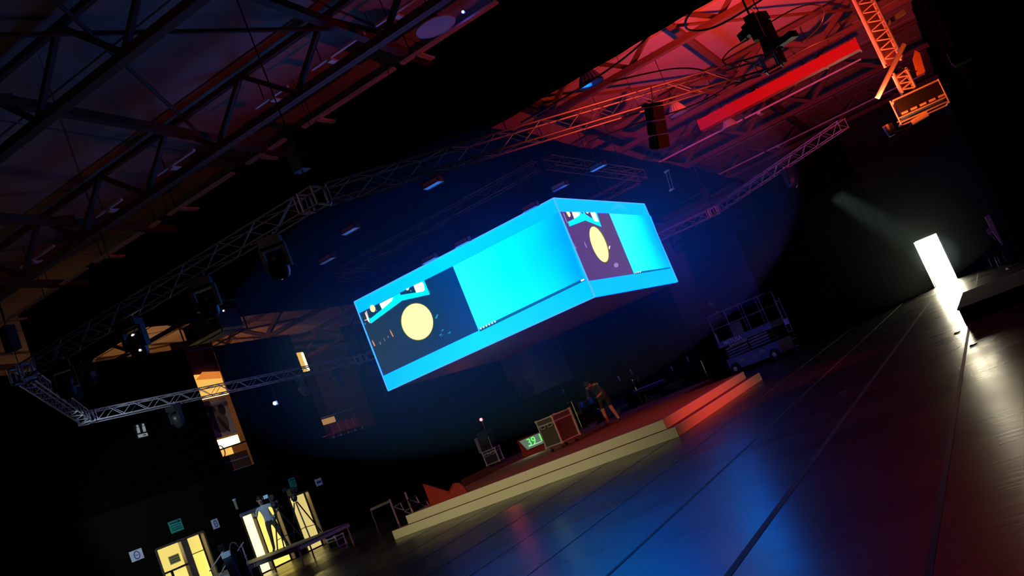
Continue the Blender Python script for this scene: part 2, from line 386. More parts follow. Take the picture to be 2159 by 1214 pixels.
for y in (a, a + .62, b): wallbox(LX - .12, LX + .03, y - .03, y + .03, 0, 2.1, M_frame, d2, 'door_frame')
wallbox(LX - .12, LX + .05, a - .05, b + .05, 2.07, 2.2, mat('grey_door_header', (.25, .25, .3), .5), d2, 'door_header')
d3 = door_struct(3, 'narrow yellow lit doorway behind the camera tripod')
a, b = D3
wallbox(LX - .6, LX - .55, a - .2, b + 1.2, 0, 2.3, M_glow4, d3, 'corridor_wall')
for y in (a, b): wallbox(LX - .12, LX + .03, y - .03, y + .03, 0, 2.1, M_frame, d3, 'door_frame')
wallbox(LX - .12, LX + .03, a, b, 2.07, 2.14, M_frame, d3, 'door_frame')
lamp('corridor_light', 'AREA', (LX - .6, 25.4, 1.9), (1, .75, .25), 35, .8, (LX + 3, 25.0, 0.2))
lamp('corridor_light', 'AREA', (LX - .6, 21.7, 1.9), (1, .78, .25), 20, .8, (LX + 3, 21.6, 0.2))
lamp('corridor_light', 'AREA', (LX - .6, 27.6, 1.9), (1, .78, .25), 25, .6, (LX + 3, 27.0, 0.2))

# poster niche on the left wall; orange surfaces glow in place of lamplight
nc = struct(thing('trim_1', '', '')); del nc['category']; nc['label'] = 'lit tribune opening with orange ceiling and railing on the left wall'
M_orange = mat('glowing_orange_ceiling', (.8, .5, .15), .8, emit=(1, .55, .10), es=.9, var=.25, scale=1.5)
M_orange2 = mat('glowing_deep_orange', (.8, .4, .1), .8, emit=(1, .28, .04), es=.7, var=.2)
M_tube = emis('fluorescent_white_warm', (1, .82, .42), 2.6)
y0, y1 = 25.1, 26.75
mb = MB(); mb.prism([(LX - .75, y0 + .02, 6.62), (LX - .75, y1 - .05, 6.62), (LX - .75, y1 - .05, 7.42), (LX - .75, y0 + .35, 7.55), (LX - .75, y0 + .02, 7.3)], (-.05, 0, 0)); mb.build('glowing_ceiling', M_orange, nc)
mb = MB(); mb.prism([(LX - .73, y0 + .3, 7.34), (LX - .73, y1 - .05, 7.22), (LX - .73, y1 - .05, 7.5), (LX - .73, y0 + .75, 7.6)], (-.01, 0, 0)); mb.build('glowing_ceiling_edge', M_orange2, nc)
bar('bright_edge', (LX - .71, y0 + .02, 6.6), (LX - .71, y1 - .05, 6.6), .03, M_tube, nc)
wallbox(LX - .95, LX - .85, y0 - .1, y1 + .1, 7.3, 8.9, mat('dark_red_cloth', (.1, .015, .01), .9), nc, 'dark_red_cloth')
MB().box((LX - .75, y0 + .72, 4.83), (.05, 1.25, .34)).build('light_tube_panel', M_tube, nc)
MB().box((LX - .77, y0 + .5, 4.5), (.05, .75, .28)).build('glowing_wall_patch', M_orange, nc)
MB().box((LX - .70, y0 + .75, 4.05), (.1, 1.4, .6)).build('balcony_panel', mat('balcony_red_brown', (.14, .04, .02), .7), nc)
bar('handrail', (LX - .65, y0 + .1, 4.62), (LX - .65, y1 - .1, 4.66), .03, M_dark, nc)
for z in (3.75, 4.1): bar('rail', (LX - .63, y0 + .1, z), (LX - .63, y1 - .1, z), .018, M_ali, nc)
mb = MB(); mb.path([(LX - .63, y0 + .22 + .16 * math.cos(t), 4.55 + .22 * math.sin(t)) for t in [PI * 2 * k / 14 for k in range(15)]], .02); mb.build('rail_hoop', M_dark, nc)
# poster with a generic brown figure
po = thing('poster', 'tall brown poster of a bowed figure hanging on the left wall', 'poster', (LX - .70, y0 + .72, 5.05))
M_poster = mat('poster_print', (.72, .36, .2), .7, var=.12, scale=2)
M_posterd = mat('poster_dark_print', (.07, .028, .016), .7, var=.1)
M_posterm = mat('poster_mid_print', (.22, .10, .055), .7, var=.1)
MB().box((0, 0, .72), (.02, 1.3, 1.44)).build('poster_sheet', M_poster, po)
def blob(c, ry, rz, m, name, x=.014, tilt=0):
    pts = [(x, c[0] + ry * math.cos(t) * math.cos(tilt) - rz * math.sin(t) * math.sin(tilt), c[1] + ry * math.cos(t) * math.sin(tilt) + rz * math.sin(t) * math.cos(tilt)) for t in [2 * PI * k / 18 for k in range(18)]]
    return MB().prism(pts, (.004, 0, 0)).build(name, m, po)
blob((-.05, .62), .42, .5, M_posterm, 'printed_shoulder', .011, .5)
blob((.26, 1.0), .17, .21, M_posterd, 'printed_head', .016, .2)
blob((.1, .45), .09, .38, M_posterd, 'printed_arm', .016, .5)
blob((-.3, 1.12), .28, .14, M_posterd, 'printed_cloud', .016, -.3)

# second opening: column and balcony front glow in place of lamplight; red seats
n2 = struct(thing('trim_2', '', '')); del n2['category']; n2['label'] = 'lit tribune opening above the red seats on the left wall'
wallbox(LX - .5, LX - .45, 30.8, 31.3, 6.75, 7.6, mat('glowing_yellow_column', (.8, .55, .2), .8, emit=(1, .62, .14), es=.8, var=.2), n2, 'glowing_column')
wallbox(LX - .48, LX - .44, 31.16, 31.3, 6.75, 7.55, M_tube, n2, 'light_tube_panel')
wallbox(LX - 2.9, LX - 2.8, 30.0, 34.4, 3.7, 8.3, mat('tribune_brick', (.22, .1, .06), .9, var=.3), n2, 'back_panel')
wallbox(LX - .9, LX - .85, 30.3, 32.25, 4.42, 4.66, mat('glowing_balcony_front', (.8, .6, .3), .7, emit=(1, .55, .18), es=.35, var=.3, scale=3), n2, 'glowing_balcony_front')
wallbox(LX - .95, LX - .9, 30.3, 33.4, 4.2, 4.9, mat('dark_balcony', (.12, .09, .06), .8), n2, 'balcony_front')
bar('handrail', (LX - .84, 30.3, 4.74), (LX - .84, 33.6, 4.74), .02, M_ali, n2)
for k in range(3): bar('sloping_beam', (LX - 1.2, 30.3, 7.7 + .35 * k), (LX - 1.6, 33.6, 7.9 + .38 * k), .06, M_steel, n2, True)
M_seat = mat('red_seat_plastic', (.75, .09, .05), .45)
seat0 = thing('tribune_seat', '', 'seat', (0, 0, 0)); 
sb = MB(); sb.box((0, 0, .22), (.40, .42, .05)); sb.build('seat', M_seat, seat0)
sb = MB(); sb.prism([(-.2, -.21, .22), (-.2, .21, .22), (-.26, .21, .62), (-.26, .15, .68), (-.26, -.15, .68), (-.26, -.21, .62)], (-.03, 0, 0)); sb.build('backrest', M_seat, seat0)
sb = MB(); sb.box((-.05, 0, .1), (.06, .06, .2)); sb.build('pedestal', M_ali, seat0)
for k in range(2):
    for j in range(6):
        s = seat0 if (k, j) == (0, 0) else copy_tree(seat0)
        s.location = (LX - .35 + .0 - (0 if k else .5), 30.7 + .5 * j, 3.68 if k else 3.68)
        tag(s, '%s red tribune seat from the drape, %s row under the lit balcony' % (['first', 'second', 'third', 'fourth', 'fifth', 'sixth'][j], 'front' if k else 'second'), 'seat', 'red seats in front row' if k else 'red seats in second row')

# ------------------------------------------------------------------ stage
SX, SY, SL, SD, S1, S2 = -7.145, 19.558, 8.097, 8.474, .223, .216
SXL = SX - SL; UP = .313
st = thing('stage', 'two step cream edged stage with a dark red top under the screen cube', 'stage', ((SX + SXL) / 2, SY + SD / 2, 0))
def stp(name, x0, x1, y0, y1, z0, z1, m):
    return MB().box(((x0 + x1) / 2 - st.location.x, (y0 + y1) / 2 - st.location.y, (z0 + z1) / 2), (x1 - x0, y1 - y0, z1 - z0)).build(name, m, st)
stp('lower_step', SXL + .02, SX - .02, SY + .02, SY + SD, 0.0, S1 - .012, M_carpet)
stp('upper_step', SXL + .35, SX - UP - .02, SY + UP + .02, SY + SD - .43, S1 - .01, S1 + S2 - .004, M_carpet)
stp('rear_deck', -18.0, -9.6, SY + SD - .44, 31.5, 0.0, S1 + S2 - .006, M_carpet)
def fascia(y, x0, x1, z0, z1, n):
    for k in range(n):
        a, b = x0 + (x1 - x0) * k / n, x0 + (x1 - x0) * (k + 1) / n
        stp('fascia_board', a + .0015, b - .0015, y - .018, y + .02, z0, z1, M_cream)
def fascia_side(x, y0, y1, z0, z1, n):
    for k in range(n):
        a, b = y0 + (y1 - y0) * k / n, y0 + (y1 - y0) * (k + 1) / n
        stp('fascia_board', x - .02, x + .018, a + .0015, b - .0015, z0, z1, M_cream)
fascia(SY + .018, SXL, SX, .004, S1, 4); fascia_side(SX - .018, SY + .04, SY + SD, .004, S1, 4)
fascia(SY + UP + .018, SXL + .33, SX - UP, S1, S1 + S2, 4); fascia_side(SX - UP - .018, SY + UP + .04, SY + SD - .43, S1, S1 + S2, 4)
TOP = S1 + S2

# red zigzag cut-out at the left of the stage
yw = SY + UP + .12
pts = [PX(907, 1064, y=yw), PX(891.5, 1021, y=yw), PX(946.5, 1037.5, y=yw), PX(957, 1019, y=yw), PX(966, 1018, y=yw), PX(978, 1027, y=yw), PX(984, 1036, y=yw)]
base = TOP
poly = [(pts[0].x, base)] + [(p.x, max(p.z, base)) for p in pts[1:]] + [(pts[-1].x + .02, base)]
zw = thing('zigzag_panel', 'red zigzag cut-out panel standing at the left end of the stage', 'panel', (poly[0][0], yw, base))
MB().prism([(p[0] - poly[0][0], 0, p[1] - base) for p in poly], (0, .06, 0)).build('cutout_board', M_red, zw)
ins = [(poly[1][0] - poly[0][0], poly[1][1] - base), (poly[2][0] - poly[0][0], poly[2][1] - base), (poly[3][0] - poly[0][0], poly[3][1] - base)]
for a, b in zip(ins, ins[1:]): bar('edge_strip', (a[0], -.004, a[1]), (b[0], -.004, b[1]), .012, M_red, zw, True)

# ------------------------------------------------------------------ LED screen cube
BX, BYF, BZ, BW, BD, BH = -8.054, 20.461, 3.592, 6.385, 6.636, 2.543
cu = thing('led_screen_cube', 'hanging cube of cyan LED screens showing a yellow disc', 'screen', (BX - BW / 2, BYF + BD / 2, BZ))
def L(p): return Vector(p) - cu.location
M_house = mat('screen_housing', (.3, .28, .36), .5)
MB().box((0, 0, BH / 2), (BW - .1, BD - .1, BH)).build('housing', M_house, cu)
M_fr = emis_grad('screen_frame_cyan', [(0, (0, .115, 1.0)), (.5, (0, .165, 1.0)), (1, (0, .12, 1))], 0, -3.2, 3.2, .15, .3)
M_cyan = emis_grad('screen_cyan_field', [(0, (.006, .215, .75)), (.55, (0, .23, .9)), (.8, (0, .17, 1.0)), (1, (0, .09, 1.0))], 0, -.6, 3.3, .22, .35)
M_cyan_r = emis_grad('screen_cyan_field_side', [(0, (.01, .215, .7)), (.6, (0, .215, .9)), (.85, (0, .12, 1.0)), (1, (0, .084, 1.0))], 1, -.2, 3.3, .3, .4)
M_dimscr = emis('screen_dim_blue', (0, .05, .95), 4.0)
M_edge = emis('screen_edge_blue', (.06, .33, 1), 1.6)
M_slate = emis_grad('screen_slate_picture', [(0, (.003, .0075, .014)), (.6, (.001, .008, .021)), (1, (0, .011, .05))], 0, -3.1, .0, .08, .4)
M_purple = emis_grad('screen_purple_picture', [(0, (.021, .010, .042)), (1, (.023, .013, .042))], 1, -3, 1, .1, .5)
M_yel = emis('screen_yellow', (1.35, 1.25, .52), 1.0); M_yeld = emis('screen_dark_yellow', (.22, .2, .01), 1.0)
M_wht = emis('screen_white', (1.2, 1.1, 1.0), 1.0); M_cy = emis('screen_ribbon_cyan', (0, 1.0, 1.6), 1.0)
M_navy = emis('screen_navy', (.004, .04, .09), 1.0); M_bar = emis('screen_bar_teal', (0, .14, .28), 1.0)
M_or = emis('screen_orange', (.8, .25, .13), 1.0); M_lb = emis('screen_light_blue', (.03, .3, .7), 1.0); M_pl = emis('screen_violet', (.35, .25, .6), 1.0)
e = .05
def face_front(name, pts, m, lay=1, parent=cu):
    y = BYF - e + .05 - .004 * lay
    q = [L(PX(px, py, y=y)) for px, py in pts]; return MB().prism([(p.x, p.y, p.z) for p in q], (0, .003, 0)).build(name, m, parent)
def face_side(name, pts, m, lay=1, parent=cu):
    x = BX + e - .05 + .004 * lay
    q = [L(PX(px, py, x=x)) for px, py in pts]; return MB().prism([(p.x, p.y, p.z) for p in q], (-.003, 0, 0)).build(name, m, parent)
sf = MB().box((0, -BD / 2 + .03, BH / 2), (BW, .06, BH)).build('front_screen', M_fr, cu); sf['label'] = 'front screen with slate picture, yellow disc and cyan field'
ss = MB().box((BW / 2 - .03, .03, BH / 2), (.06, BD - .06, BH)).build('side_screen', M_fr, cu); ss['label'] = 'side screen with purple picture, yellow disc and cyan field'
MB().box((-BW / 2 + .03, .03, BH / 2 + .2), (.06, BD - .06, BH - .4)).build('side_screen', emis('screen_very_dim_blue', (0, .06, .9), 1.3), cu)
MB().box((0, BD / 2 - .03, BH / 2 + .2), (BW - .12, .06, BH - .4)).build('rear_screen', M_dimscr, cu)
for (a, b) in (((-BW / 2, 0), (BW / 2, 0)), ((-BW / 2, BH), (BW / 2, BH))): bar('screen_edge', (a[0], -BD / 2, a[1]), (b[0], -BD / 2, b[1]), .012, M_edge, cu, True)
for x in (-BW / 2, BW / 2): bar('screen_edge', (x, -BD / 2, 0), (x, -BD / 2, BH), .014, M_edge, cu, True)
bar('screen_edge', (BW / 2, -BD / 2, BH), (BW / 2, BD / 2, BH), .012, M_edge, cu, True)
bar('screen_edge', (BW / 2, BD / 2, 0), (BW / 2, BD / 2, BH), .014, M_edge, cu, True)
def c1(x, y): return (740 + x / 7.183, 560 + y / 7.183)
def c2(x, y): return (1160 + x / 7.445, 400 + y / 7.445)
def ell(cx, cy, a, b, rot, n=32): return [(cx + a * math.cos(t) * math.cos(rot) - b * math.sin(t) * math.sin(rot), cy + a * math.cos(t) * math.sin(rot) + b * math.sin(t) * math.cos(rot)) for t in [2 * PI * k / n for k in range(n)]]
def pk(ob, *a): return ob
# front picture
face_front('cyan_field', [(954.8, 561), (1177.5, 447), (1232, 590), (1009, 697)], M_cyan, 1)
face_front('slate_picture', [(757.5, 660), (954.5, 561), (1009, 697), (808.5, 792)], M_slate, 2)
face_front('ribbon', [c1(*p) for p in ((275, 800), (300, 877), (775, 528), (735, 415), (430, 575))], M_cy, 3)
face_front('ribbon', [c1(*p) for p in ((735, 415), (775, 528), (1195, 435), (1108, 222))], M_cy, 3)
face_front('navy_patch', [c1(*p) for p in ((275, 648), (425, 572), (468, 660), (290, 805))], M_navy, 4)
face_front('navy_patch', [c1(*p) for p in ((740, 412), (945, 302), (985, 405), (750, 443))], M_navy, 4)
face_front('white_shape', [c1(*p) for p in ((432, 575), (600, 490), (640, 482), (615, 535), (470, 660))], M_wht, 5)
face_front('white_shape', [c1(*p) for p in ((947, 300), (1070, 243), (1098, 270), (1118, 365), (1085, 390), (987, 408))], M_wht, 5)
face_front('small_disc', [c1(*p) for p in ell(328, 648, 40, 56, -.25, 18)], M_yel, 5)
face_front('small_disc', [c1(*p) for p in ((832, 352), (880, 330), (878, 358), (858, 375), (838, 370))], M_wht, 5)
for a, b in (((385, 680), 10), ((905, 380), 12), ((1192, 387), 9), ((215, 880), 12)): face_front('light_dot', [c1(*p) for p in ell(*a, b, b, 0, 10)], M_lb, 6)
face_front('white_stroke', [c1(*p) for p in ((210, 710), (222, 705), (258, 800), (272, 850), (262, 850), (240, 800))], M_wht, 5)
face_front('white_stroke', [c1(*p) for p in ((205, 825), (250, 808), (252, 816), (208, 832))], M_wht, 6)
face_front('white_stroke', [c1(*p) for p in ((226, 684), (234, 682), (288, 866), (280, 868))], M_wht, 5)
face_front('disc_rim', ell(879.5, 678, 34.2, 39.8, -.18, 40), M_yeld, 4)
face_front('yellow_disc', ell(879.5, 678, 33, 38.4, -.18, 40), M_yel, 5)
face_front('orange_streak', [c1(*p) for p in ((585, 965), (612, 1000), (645, 1070), (635, 1080), (600, 1020))], M_or, 5)
face_front('orange_streak', [c1(*p) for p in ((315, 1120), (340, 1150), (372, 1215), (350, 1215), (325, 1160))], M_or, 5)
for pp in (((430, 1140), (455, 1185), (445, 1195)), ((555, 1050), (572, 1092), (560, 1090)), ((495, 1090), (520, 1140), (510, 1140))): face_front('pale_streak', [c1(*p) for p in pp], M_pl, 5)
face_front('cyan_chip', [c1(*p) for p in ((1272, 800), (1300, 740), (1322, 735), (1300, 800))], M_lb, 5)
for k in range(7):
    x, y = 1330 + random.uniform(0, 150), 1080 - random.uniform(0, 110); face_front('cyan_chip', [c1(x, y), c1(x + 34, y - 26), c1(x + 40, y - 14), c1(x + 8, y + 10)], M_lb if k % 2 else M_bar, 5)
face_front('timeline_bar', [(1010, 693), (1232, 586), (1234.5, 591), (1012, 699)], M_bar, 3)
for k in range(6): face_front('timeline_button', ell(1013.5 + 6 * k, 692.3 - 2.9 * k, 2, 2, 0, 8), M_wht, 4)
face_front('timeline_handle', [(1224, 590.5), (1231, 587), (1232.5, 590), (1225.5, 593.5)], M_wht, 4)
# side picture
face_side('cyan_field', [(1284, 449.5), (1372, 455), (1413, 563), (1337, 577.5)], M_cyan_r, 1)
face_side('purple_picture', [(1181, 446), (1284, 449.5), (1337, 577.5), (1242, 592)], M_purple, 2)
face_side('ribbon', [c2(*p) for p in ((280, 500), (305, 575), (552, 480), (520, 385), (470, 350), (330, 470))], M_cy, 3)
face_side('ribbon', [c2(*p) for p in ((520, 385), (552, 480), (806, 582), (730, 352), (515, 348))], M_cy, 3)
face_side('purple_patch', [c2(*p) for p in ((215, 345), (335, 347), (378, 455), (285, 500))], emis('screen_deep_purple', (.08, .04, .18), 1), 4)
face_side('purple_patch', [c2(*p) for p in ((540, 350), (625, 350), (665, 455), (560, 385))], emis('screen_deep_purple', (.08, .04, .18), 1), 4)
face_side('white_shape', [c2(*p) for p in ((340, 348), (470, 350), (460, 400), (378, 452))], M_wht, 5)
face_side('white_shape', [c2(*p) for p in ((628, 352), (705, 352), (760, 500), (700, 490))], M_wht, 5)
face_side('small_disc', [c2(*p) for p in ((250, 345), (300, 347), (320, 390), (315, 425), (290, 420))], M_yel, 5)
face_side('small_disc', [c2(*p) for p in ((560, 350), (605, 352), (600, 372), (580, 372))], M_wht, 5)
face_side('white_stroke', [c2(*p) for p in ((205, 368), (216, 365), (278, 530), (268, 532))], M_pl, 5)
face_side('disc_rim', ell(1263.8, 515, 41, 15.8, 1.20, 40), M_yeld, 4)
face_side('yellow_disc', ell(1263, 515, 39.5, 14.6, 1.20, 40), M_yel, 5)
face_side('pale_streak', [c2(*p) for p in ((535, 800), (580, 905), (570, 910), (545, 860))], M_pl, 5)
face_side('pale_streak', [c2(*p) for p in ((372, 840), (420, 925), (410, 925))], M_pl, 5)
face_side('light_chip', [c2(*p) for p in ((925, 880), (945, 880), (935, 930), (920, 925))], M_wht, 5)
face_side('light_chip', [c2(*p) for p in ell(1038, 1182, 36, 38, .2, 9)], M_pl, 5)
face_side('timeline_bar', [(1338, 574), (1413, 563), (1413.6, 565.5), (1339, 578)], M_bar, 3)
for k in range(3): face_side('timeline_button', ell(1341 + 4.5 * k, 574.6 - .8 * k, 1.6, 1.4, 0, 8), M_wht, 4)
face_side('pale_arch', [c2(*p) for p in ((950, 335), (990, 250), (1060, 215), (1130, 225), (1190, 275), (1210, 315), (1120, 285), (1030, 290))], emis('screen_pale_cyan', (.02, .62, 3.4), 1), 2)
for dx in (-.38, .38):
    for dy in (-.38, .38): bar('hanging_chain', (BW * dx, BD * dy, BH), (BW * dx, BD * dy, RZ(BYF + 3) - BZ + .05), .014, M_darkmetal, cu)

# ------------------------------------------------------------------ octagon lighting truss
TZ = 6.08; TS = .29
octp = [(-16.4, 12.0), (-8.5, 12.0), (-2.1, 18.4), (-2.1, 29.6), (-8.2, 35.6), (-16.0, 35.6), (-22, 30.2), (-22, 17.5)]
seglab = ['front run of the octagon truss above the hall floor', 'front right slanting run of the octagon truss washed in red', 'right run of the octagon truss along the black drape', 'rear right slanting run of the octagon truss near the doorway', 'rear run of the octagon truss behind the screen cube', 'rear left slanting run of the octagon truss', 'left run of the octagon truss in front of the poster', 'front left slanting run of the octagon truss']
def truss(label, P0, P1, s=TS, cell=.42, rc=.019, rb=.0085, group='box trusses', name='lighting_truss', m=None):
    m = m or M_metal
    P0, P1 = Vector(P0), Vector(P1); d = P1 - P0; Ln = d.length
    t = thing(name, label, 'truss', P0, 0, group); t.rotation_euler = d.to_track_quat('X', 'Z').to_euler()
    h = s / 2; cs = [(h, h), (-h, h), (-h, -h), (h, -h)]
    for (y, z) in cs: bar('chord', (.02, y, z), (Ln - .02, y, z), rc, m, t)
    n = max(2, int(Ln / cell)); c = (Ln - .1) / n
    for k in range(n):
        x = .05 + k * c
        for j in range(4):
            a, b = cs[j], cs[(j + 1) % 4]
            if (k + j) % 2: a, b = b, a
            bar('brace', (x, *a), (x + c, *b), rb, m, t)
    for x in (.05, Ln - .05):
        for j in range(4): bar('end_bar', (x, *cs[j]), (x, *cs[(j + 1) % 4]), rb * 1.2, m, t)
    return t
for k in (0, 1, 3, 4, 5, 6, 7):
    a, b = octp[k], octp[(k + 1) % 8]; d = (Vector(b) - Vector(a)).normalized() * .2
    truss(seglab[k], (a[0] + d.x, a[1] + d.y, TZ), (b[0] - d.x, b[1] - d.y, TZ), TS, .42, .013 if k == 3 else .019, .006 if k == 3 else .0085)
for k, (x, y) in enumerate(octp):
    if k == 3: continue
    c = thing('truss_corner', ['corner block between the front run and the front left run', 'corner block between the front run and the front right run', 'corner block between the front right run and the right run', 'corner block between the right run and the rear right run', 'corner block between the rear right run and the rear run', 'corner block between the rear run and the rear left run', 'corner block between the rear left run and the left run', 'corner block between the left run and the front left run'][(k + 0) % 8] + ' of the octagon truss', 'truss', (x, y, TZ), 0, 'octagon truss corners')
    for dx in (-.15, .15):
        for dy in (-.15, .15): bar('post', (dx, dy, -.16), (dx, dy, .16), .024, M_metal, c)
    for z in (-.15, .15):
        for a_, b_ in (((-.15, -.15), (.15, -.15)), ((.15, -.15), (.15, .15)), ((.15, .15), (-.15, .15)), ((-.15, .15), (-.15, -.15))): bar('frame_bar', (*a_, z), (*b_, z), .02, M_metal, c)
    bar('chain', (0, 0, .16), (0, 0, RZ(y) - TZ + .14), .012, M_darkmetal, c)
    MB().box((0, 0, .75), (.22, .22, .5)).build('chain_motor', M_dark, c)

# inner rigging ring over the screen cube
ring_ = [(-14.6, 20.2), (-7.8, 20.2), (-7.8, 27.4), (-14.6, 27.4)]
for k, lb in enumerate(('front', 'right', 'rear', 'left')):
    a, b = ring_[k], ring_[(k + 1) % 4]; d = (Vector(b) - Vector(a)).normalized() * .2
    _ring_t = truss(lb + ' side of the rigging frame right above the screen cube', (a[0] + d.x, a[1] + d.y, 6.95), (b[0] - d.x, b[1] - d.y, 6.95), .26, .62, .013, .006, m=M_steel)
    bar('hanging_chain', (.3, 0, .13), (.3, 0, RZ(a[1]) + .14 - 6.95), .012, M_darkmetal, _ring_t)
fl_spots = [(738, 482, 17.0, 'pale flood panel above the left corner of the screen cube'), (905, 545, 20.0, 'pale flood panel close above the front edge of the screen cube'), (975, 510, 20.0, 'pale flood panel in the middle above the screen cube'), (912, 385, 16.5, 'pale flood panel under the front right truss'), (1180, 392, 21.0, 'narrow pale flood panel above the near top corner of the screen cube'), (1118, 436, 20.3, 'small pale flood panel left of the near top corner of the screen cube'), (1260, 350, 22.0, 'pale flood panel right of the near top corner'), (690, 545, 18.0, 'pale flood panel near the hanging projector')]
for k, (px, py, y, lb) in enumerate(fl_spots):
    q = PX(px, py, y=y); t = thing('flood_panel', lb, 'light', q, 0, 'flood panels above the screen')
    MB().box((0, 0, 0), (.42, .2, .12), Matrix.Rotation(.1 * (k % 3 - 1), 3, 'X')).build('panel_body', M_dark, t)
    MB().box((0, -.05, -.066), (.38, .16, .01)).build('panel_face', mat('pale_lens_sheet', (.6, .62, .65), .4), t)
    MB().box((0, -.105, 0), (.36, .01, .08)).build('panel_front', mat('grey_heat_sink', (.3, .32, .36), .5), t)
    bar('panel_hanger', (0, 0, .06), (0, 0, 7.95 - q.z if y > 18.9 else RZ(y) + .14 - q.z), .008, M_dark, t)
q = PX(917, 53, z=9.55)
ds = thing('dish_lamp', 'large round pale lamp dish near the top edge above the black border', 'lamp', q)
MB().lathe([(.001, .02), (.38, .0), (.43, -.02), (.43, -.05), (.38, -.03), (.001, -.015)], n=28).build('dish', mat('pale_dish', (.5, .45, .5), .5), ds, smooth=True)
MB().lathe([(.001, .2), (.12, .2), (.16, .02)], n=16).build('dish_neck', M_dark, ds); bar('dish_cable', (0, 0, .2), (0, 0, RZ(q.y) + .14 - q.z), .012, M_dark, ds)
rl2 = thing('added_red_flood', 'added red flood lamp high on the right drape', 'lamp', (.52, 14.5, 4.0))  # made-up housing for the red truss fill
MB().box((.1, 0, -.02), (.22, .26, .22)).build('lamp_box', M_dark, rl2); MB().box((-.02, 0, 0), (.02, .22, .18)).build('lamp_window', mat('dull_red_window', (.3, .02, .01), .4), rl2); bar('lamp_arm', (.2, 0, 0), (.42, 0, .0), .02, M_darkmetal, rl2)

# straight cable rails at the roof, seen as pale broken strips
M_rail = mat('pale_roof_rail', (.8, .8, .85), .5, var=.2, scale=3)
def rail(label, y, z, spans, w=.15):
    t = thing('cable_tray', label, 'cable tray', (spans[0][0], y, z), 0, 'pale trays in the roof')
    for a, b in spans:
        MB().box(((a + b) / 2 - spans[0][0], 0, 0), (b - a, w, .05)).build('tray_length', M_rail, t)
    for a, b in spans:
        x = a + .3
        while x < b:
            bar('hanger', (x - spans[0][0], 0, .02), (x - spans[0][0], 0, RZ(y) - z), .012, M_darkmetal, t); x += 2.2
    for k, (a, b) in enumerate(spans): MB().box((a + .5 - spans[0][0], .25, -.06), (.12, .55, .05)).build('cross_arm', M_rail, t)
    return t
rail('pale broken cable tray in front of the black border cloth', 17.6, 9.75, [(-30, -24.6), (-24.3, -20.2), (-19.8, -17.2), (-16.8, -14.4), (-13.9, -12.6), (-12.0, -9.2), (-9.0, -6.4), (-6.1, -3.2), (-3.0, .5)])
rail('thinner pale cable tray nearer the camera under the roof', 16.0, 10.0, [(-29, -25), (-23.5, -22.2), (-20.6, -19.2), (-17.5, -16.5), (-15.2, -13.9), (-11.9, -10.9), (-10.2, -8.7), (-8.4, -7)], .07)

# red duct with square end under the roof
du = thing('air_duct', 'bright red square duct under the roof in the red light', 'duct', (-6.4, 31, 8.28))
DZ = 8.28
for k in range(5):
    a, b = -6.4 + 1.08 * k, -6.4 + 1.08 * (k + 1) - .02
    MB().box(((a + b) / 2 + 6.4, 0, 0), (b - a, .42, .36)).build('duct_length', M_redduct, du)
    MB().box((b + 6.4 + .01, 0, 0), (.05, .48, .42)).build('duct_flange', M_redduct, du)
    bar('duct_hanger', (b + 6.2, 0, .18), (b + 6.2, 0, RZ(31) - DZ + .1), .012, M_darkmetal, du)
rail('row of thin conduits below the red duct', 33.6, 8.35, [(-9.5, -5.5), (-5.4, -1.2)], .05)
rail('long thin conduit near the far edge of the roof', 41.5, 8.2, [(-14, -6.5), (-6.4, .4)], .06)

# pendant lamps
M_pend = mat('pressed_aluminium_shade', (.75, .70, .66), .4, .2, var=.05)
M_glass = mat('lamp_cover_glass', (.5, .55, .6), .06, .6, var=.02)
pend0 = thing('pendant_lamp', 'bell shaped pendant lamp nearest the black border, blue screen light in its glass', 'lamp', (0, 0, 0), 0, 'fluted bell lamps')
MB().lathe([(.06, .36), (.10, .34), (.15, .28), (.21, .18), (.26, .08), (.285, 0.0)], n=36, flute=.035).build('shade', M_pend, pend0)
MB().lathe([(.29, .015), (.295, 0), (.29, -.015), (.27, -.015)], n=28).build('rim', M_darkmetal, pend0, smooth=True)
MB().lathe([(.272, -.005), (.2, -.02), (.1, -.027), (0.001, -.03)], n=28).build('glass_cover', M_glass, pend0, smooth=True)
MB().lathe([(.001, .62), (.07, .62), (.085, .5), (.08, .4), (.06, .36)], n=14).build('ballast', M_dark, pend0, smooth=True)
bar('cable', (0, 0, .6), (0, 0, 2.0), .012, M_dark, pend0)
for k, (p, lb) in enumerate((((1247, 176), None), ((1431, 240), 'bell shaped pendant lamp in the middle, below the red lit truss'), ((1541, 270), 'bell shaped pendant lamp farthest away, beside the red duct'))):
    o = pend0 if k == 0 else copy_tree(pend0)
    o.location = PX(*p, z=7.85 if k == 0 else 7.95)
    if lb: o['label'] = lb
for k, (x, y) in enumerate(((-6.0, 13.6), (-12.5, 13.4))):
    pass

# black fixture standing over the slanting truss (follow spot)
c0 = PX(1617, 86, z=6.8)
fs = thing('follow_spot', 'black follow spot rig standing on the red lit truss', 'spotlight', c0, YAW)
MB().box((-.06, 0, .45), (.50, .3, .19), Matrix.Rotation(-.12, 3, 'Y')).build('lamp_head', M_dark, fs)
MB().box((-.38, 0, .37), (.24, .24, .17), Matrix.Rotation(-.12, 3, 'Y')).build('lens_tube', M_dark, fs)
MB().box((.06, 0, .04), (.25, .28, .66)).build('motor_body', M_dark, fs)
MB().box((-.06, 0, -.10), (.10, .2, .5), Matrix.Rotation(.12, 3, 'Y')).build('yoke_arm', M_dark, fs); MB().box((.10, 0, -.42), (.12, .2, .32)).build('yoke_arm', M_dark, fs)
MB().box((.38, 0, -.2), (.46, .24, .13)).build('side_arm', M_dark, fs); MB().box((.34, -.13, -.27), (.3, .02, .02)).build('arm_strip', M_metal, fs)
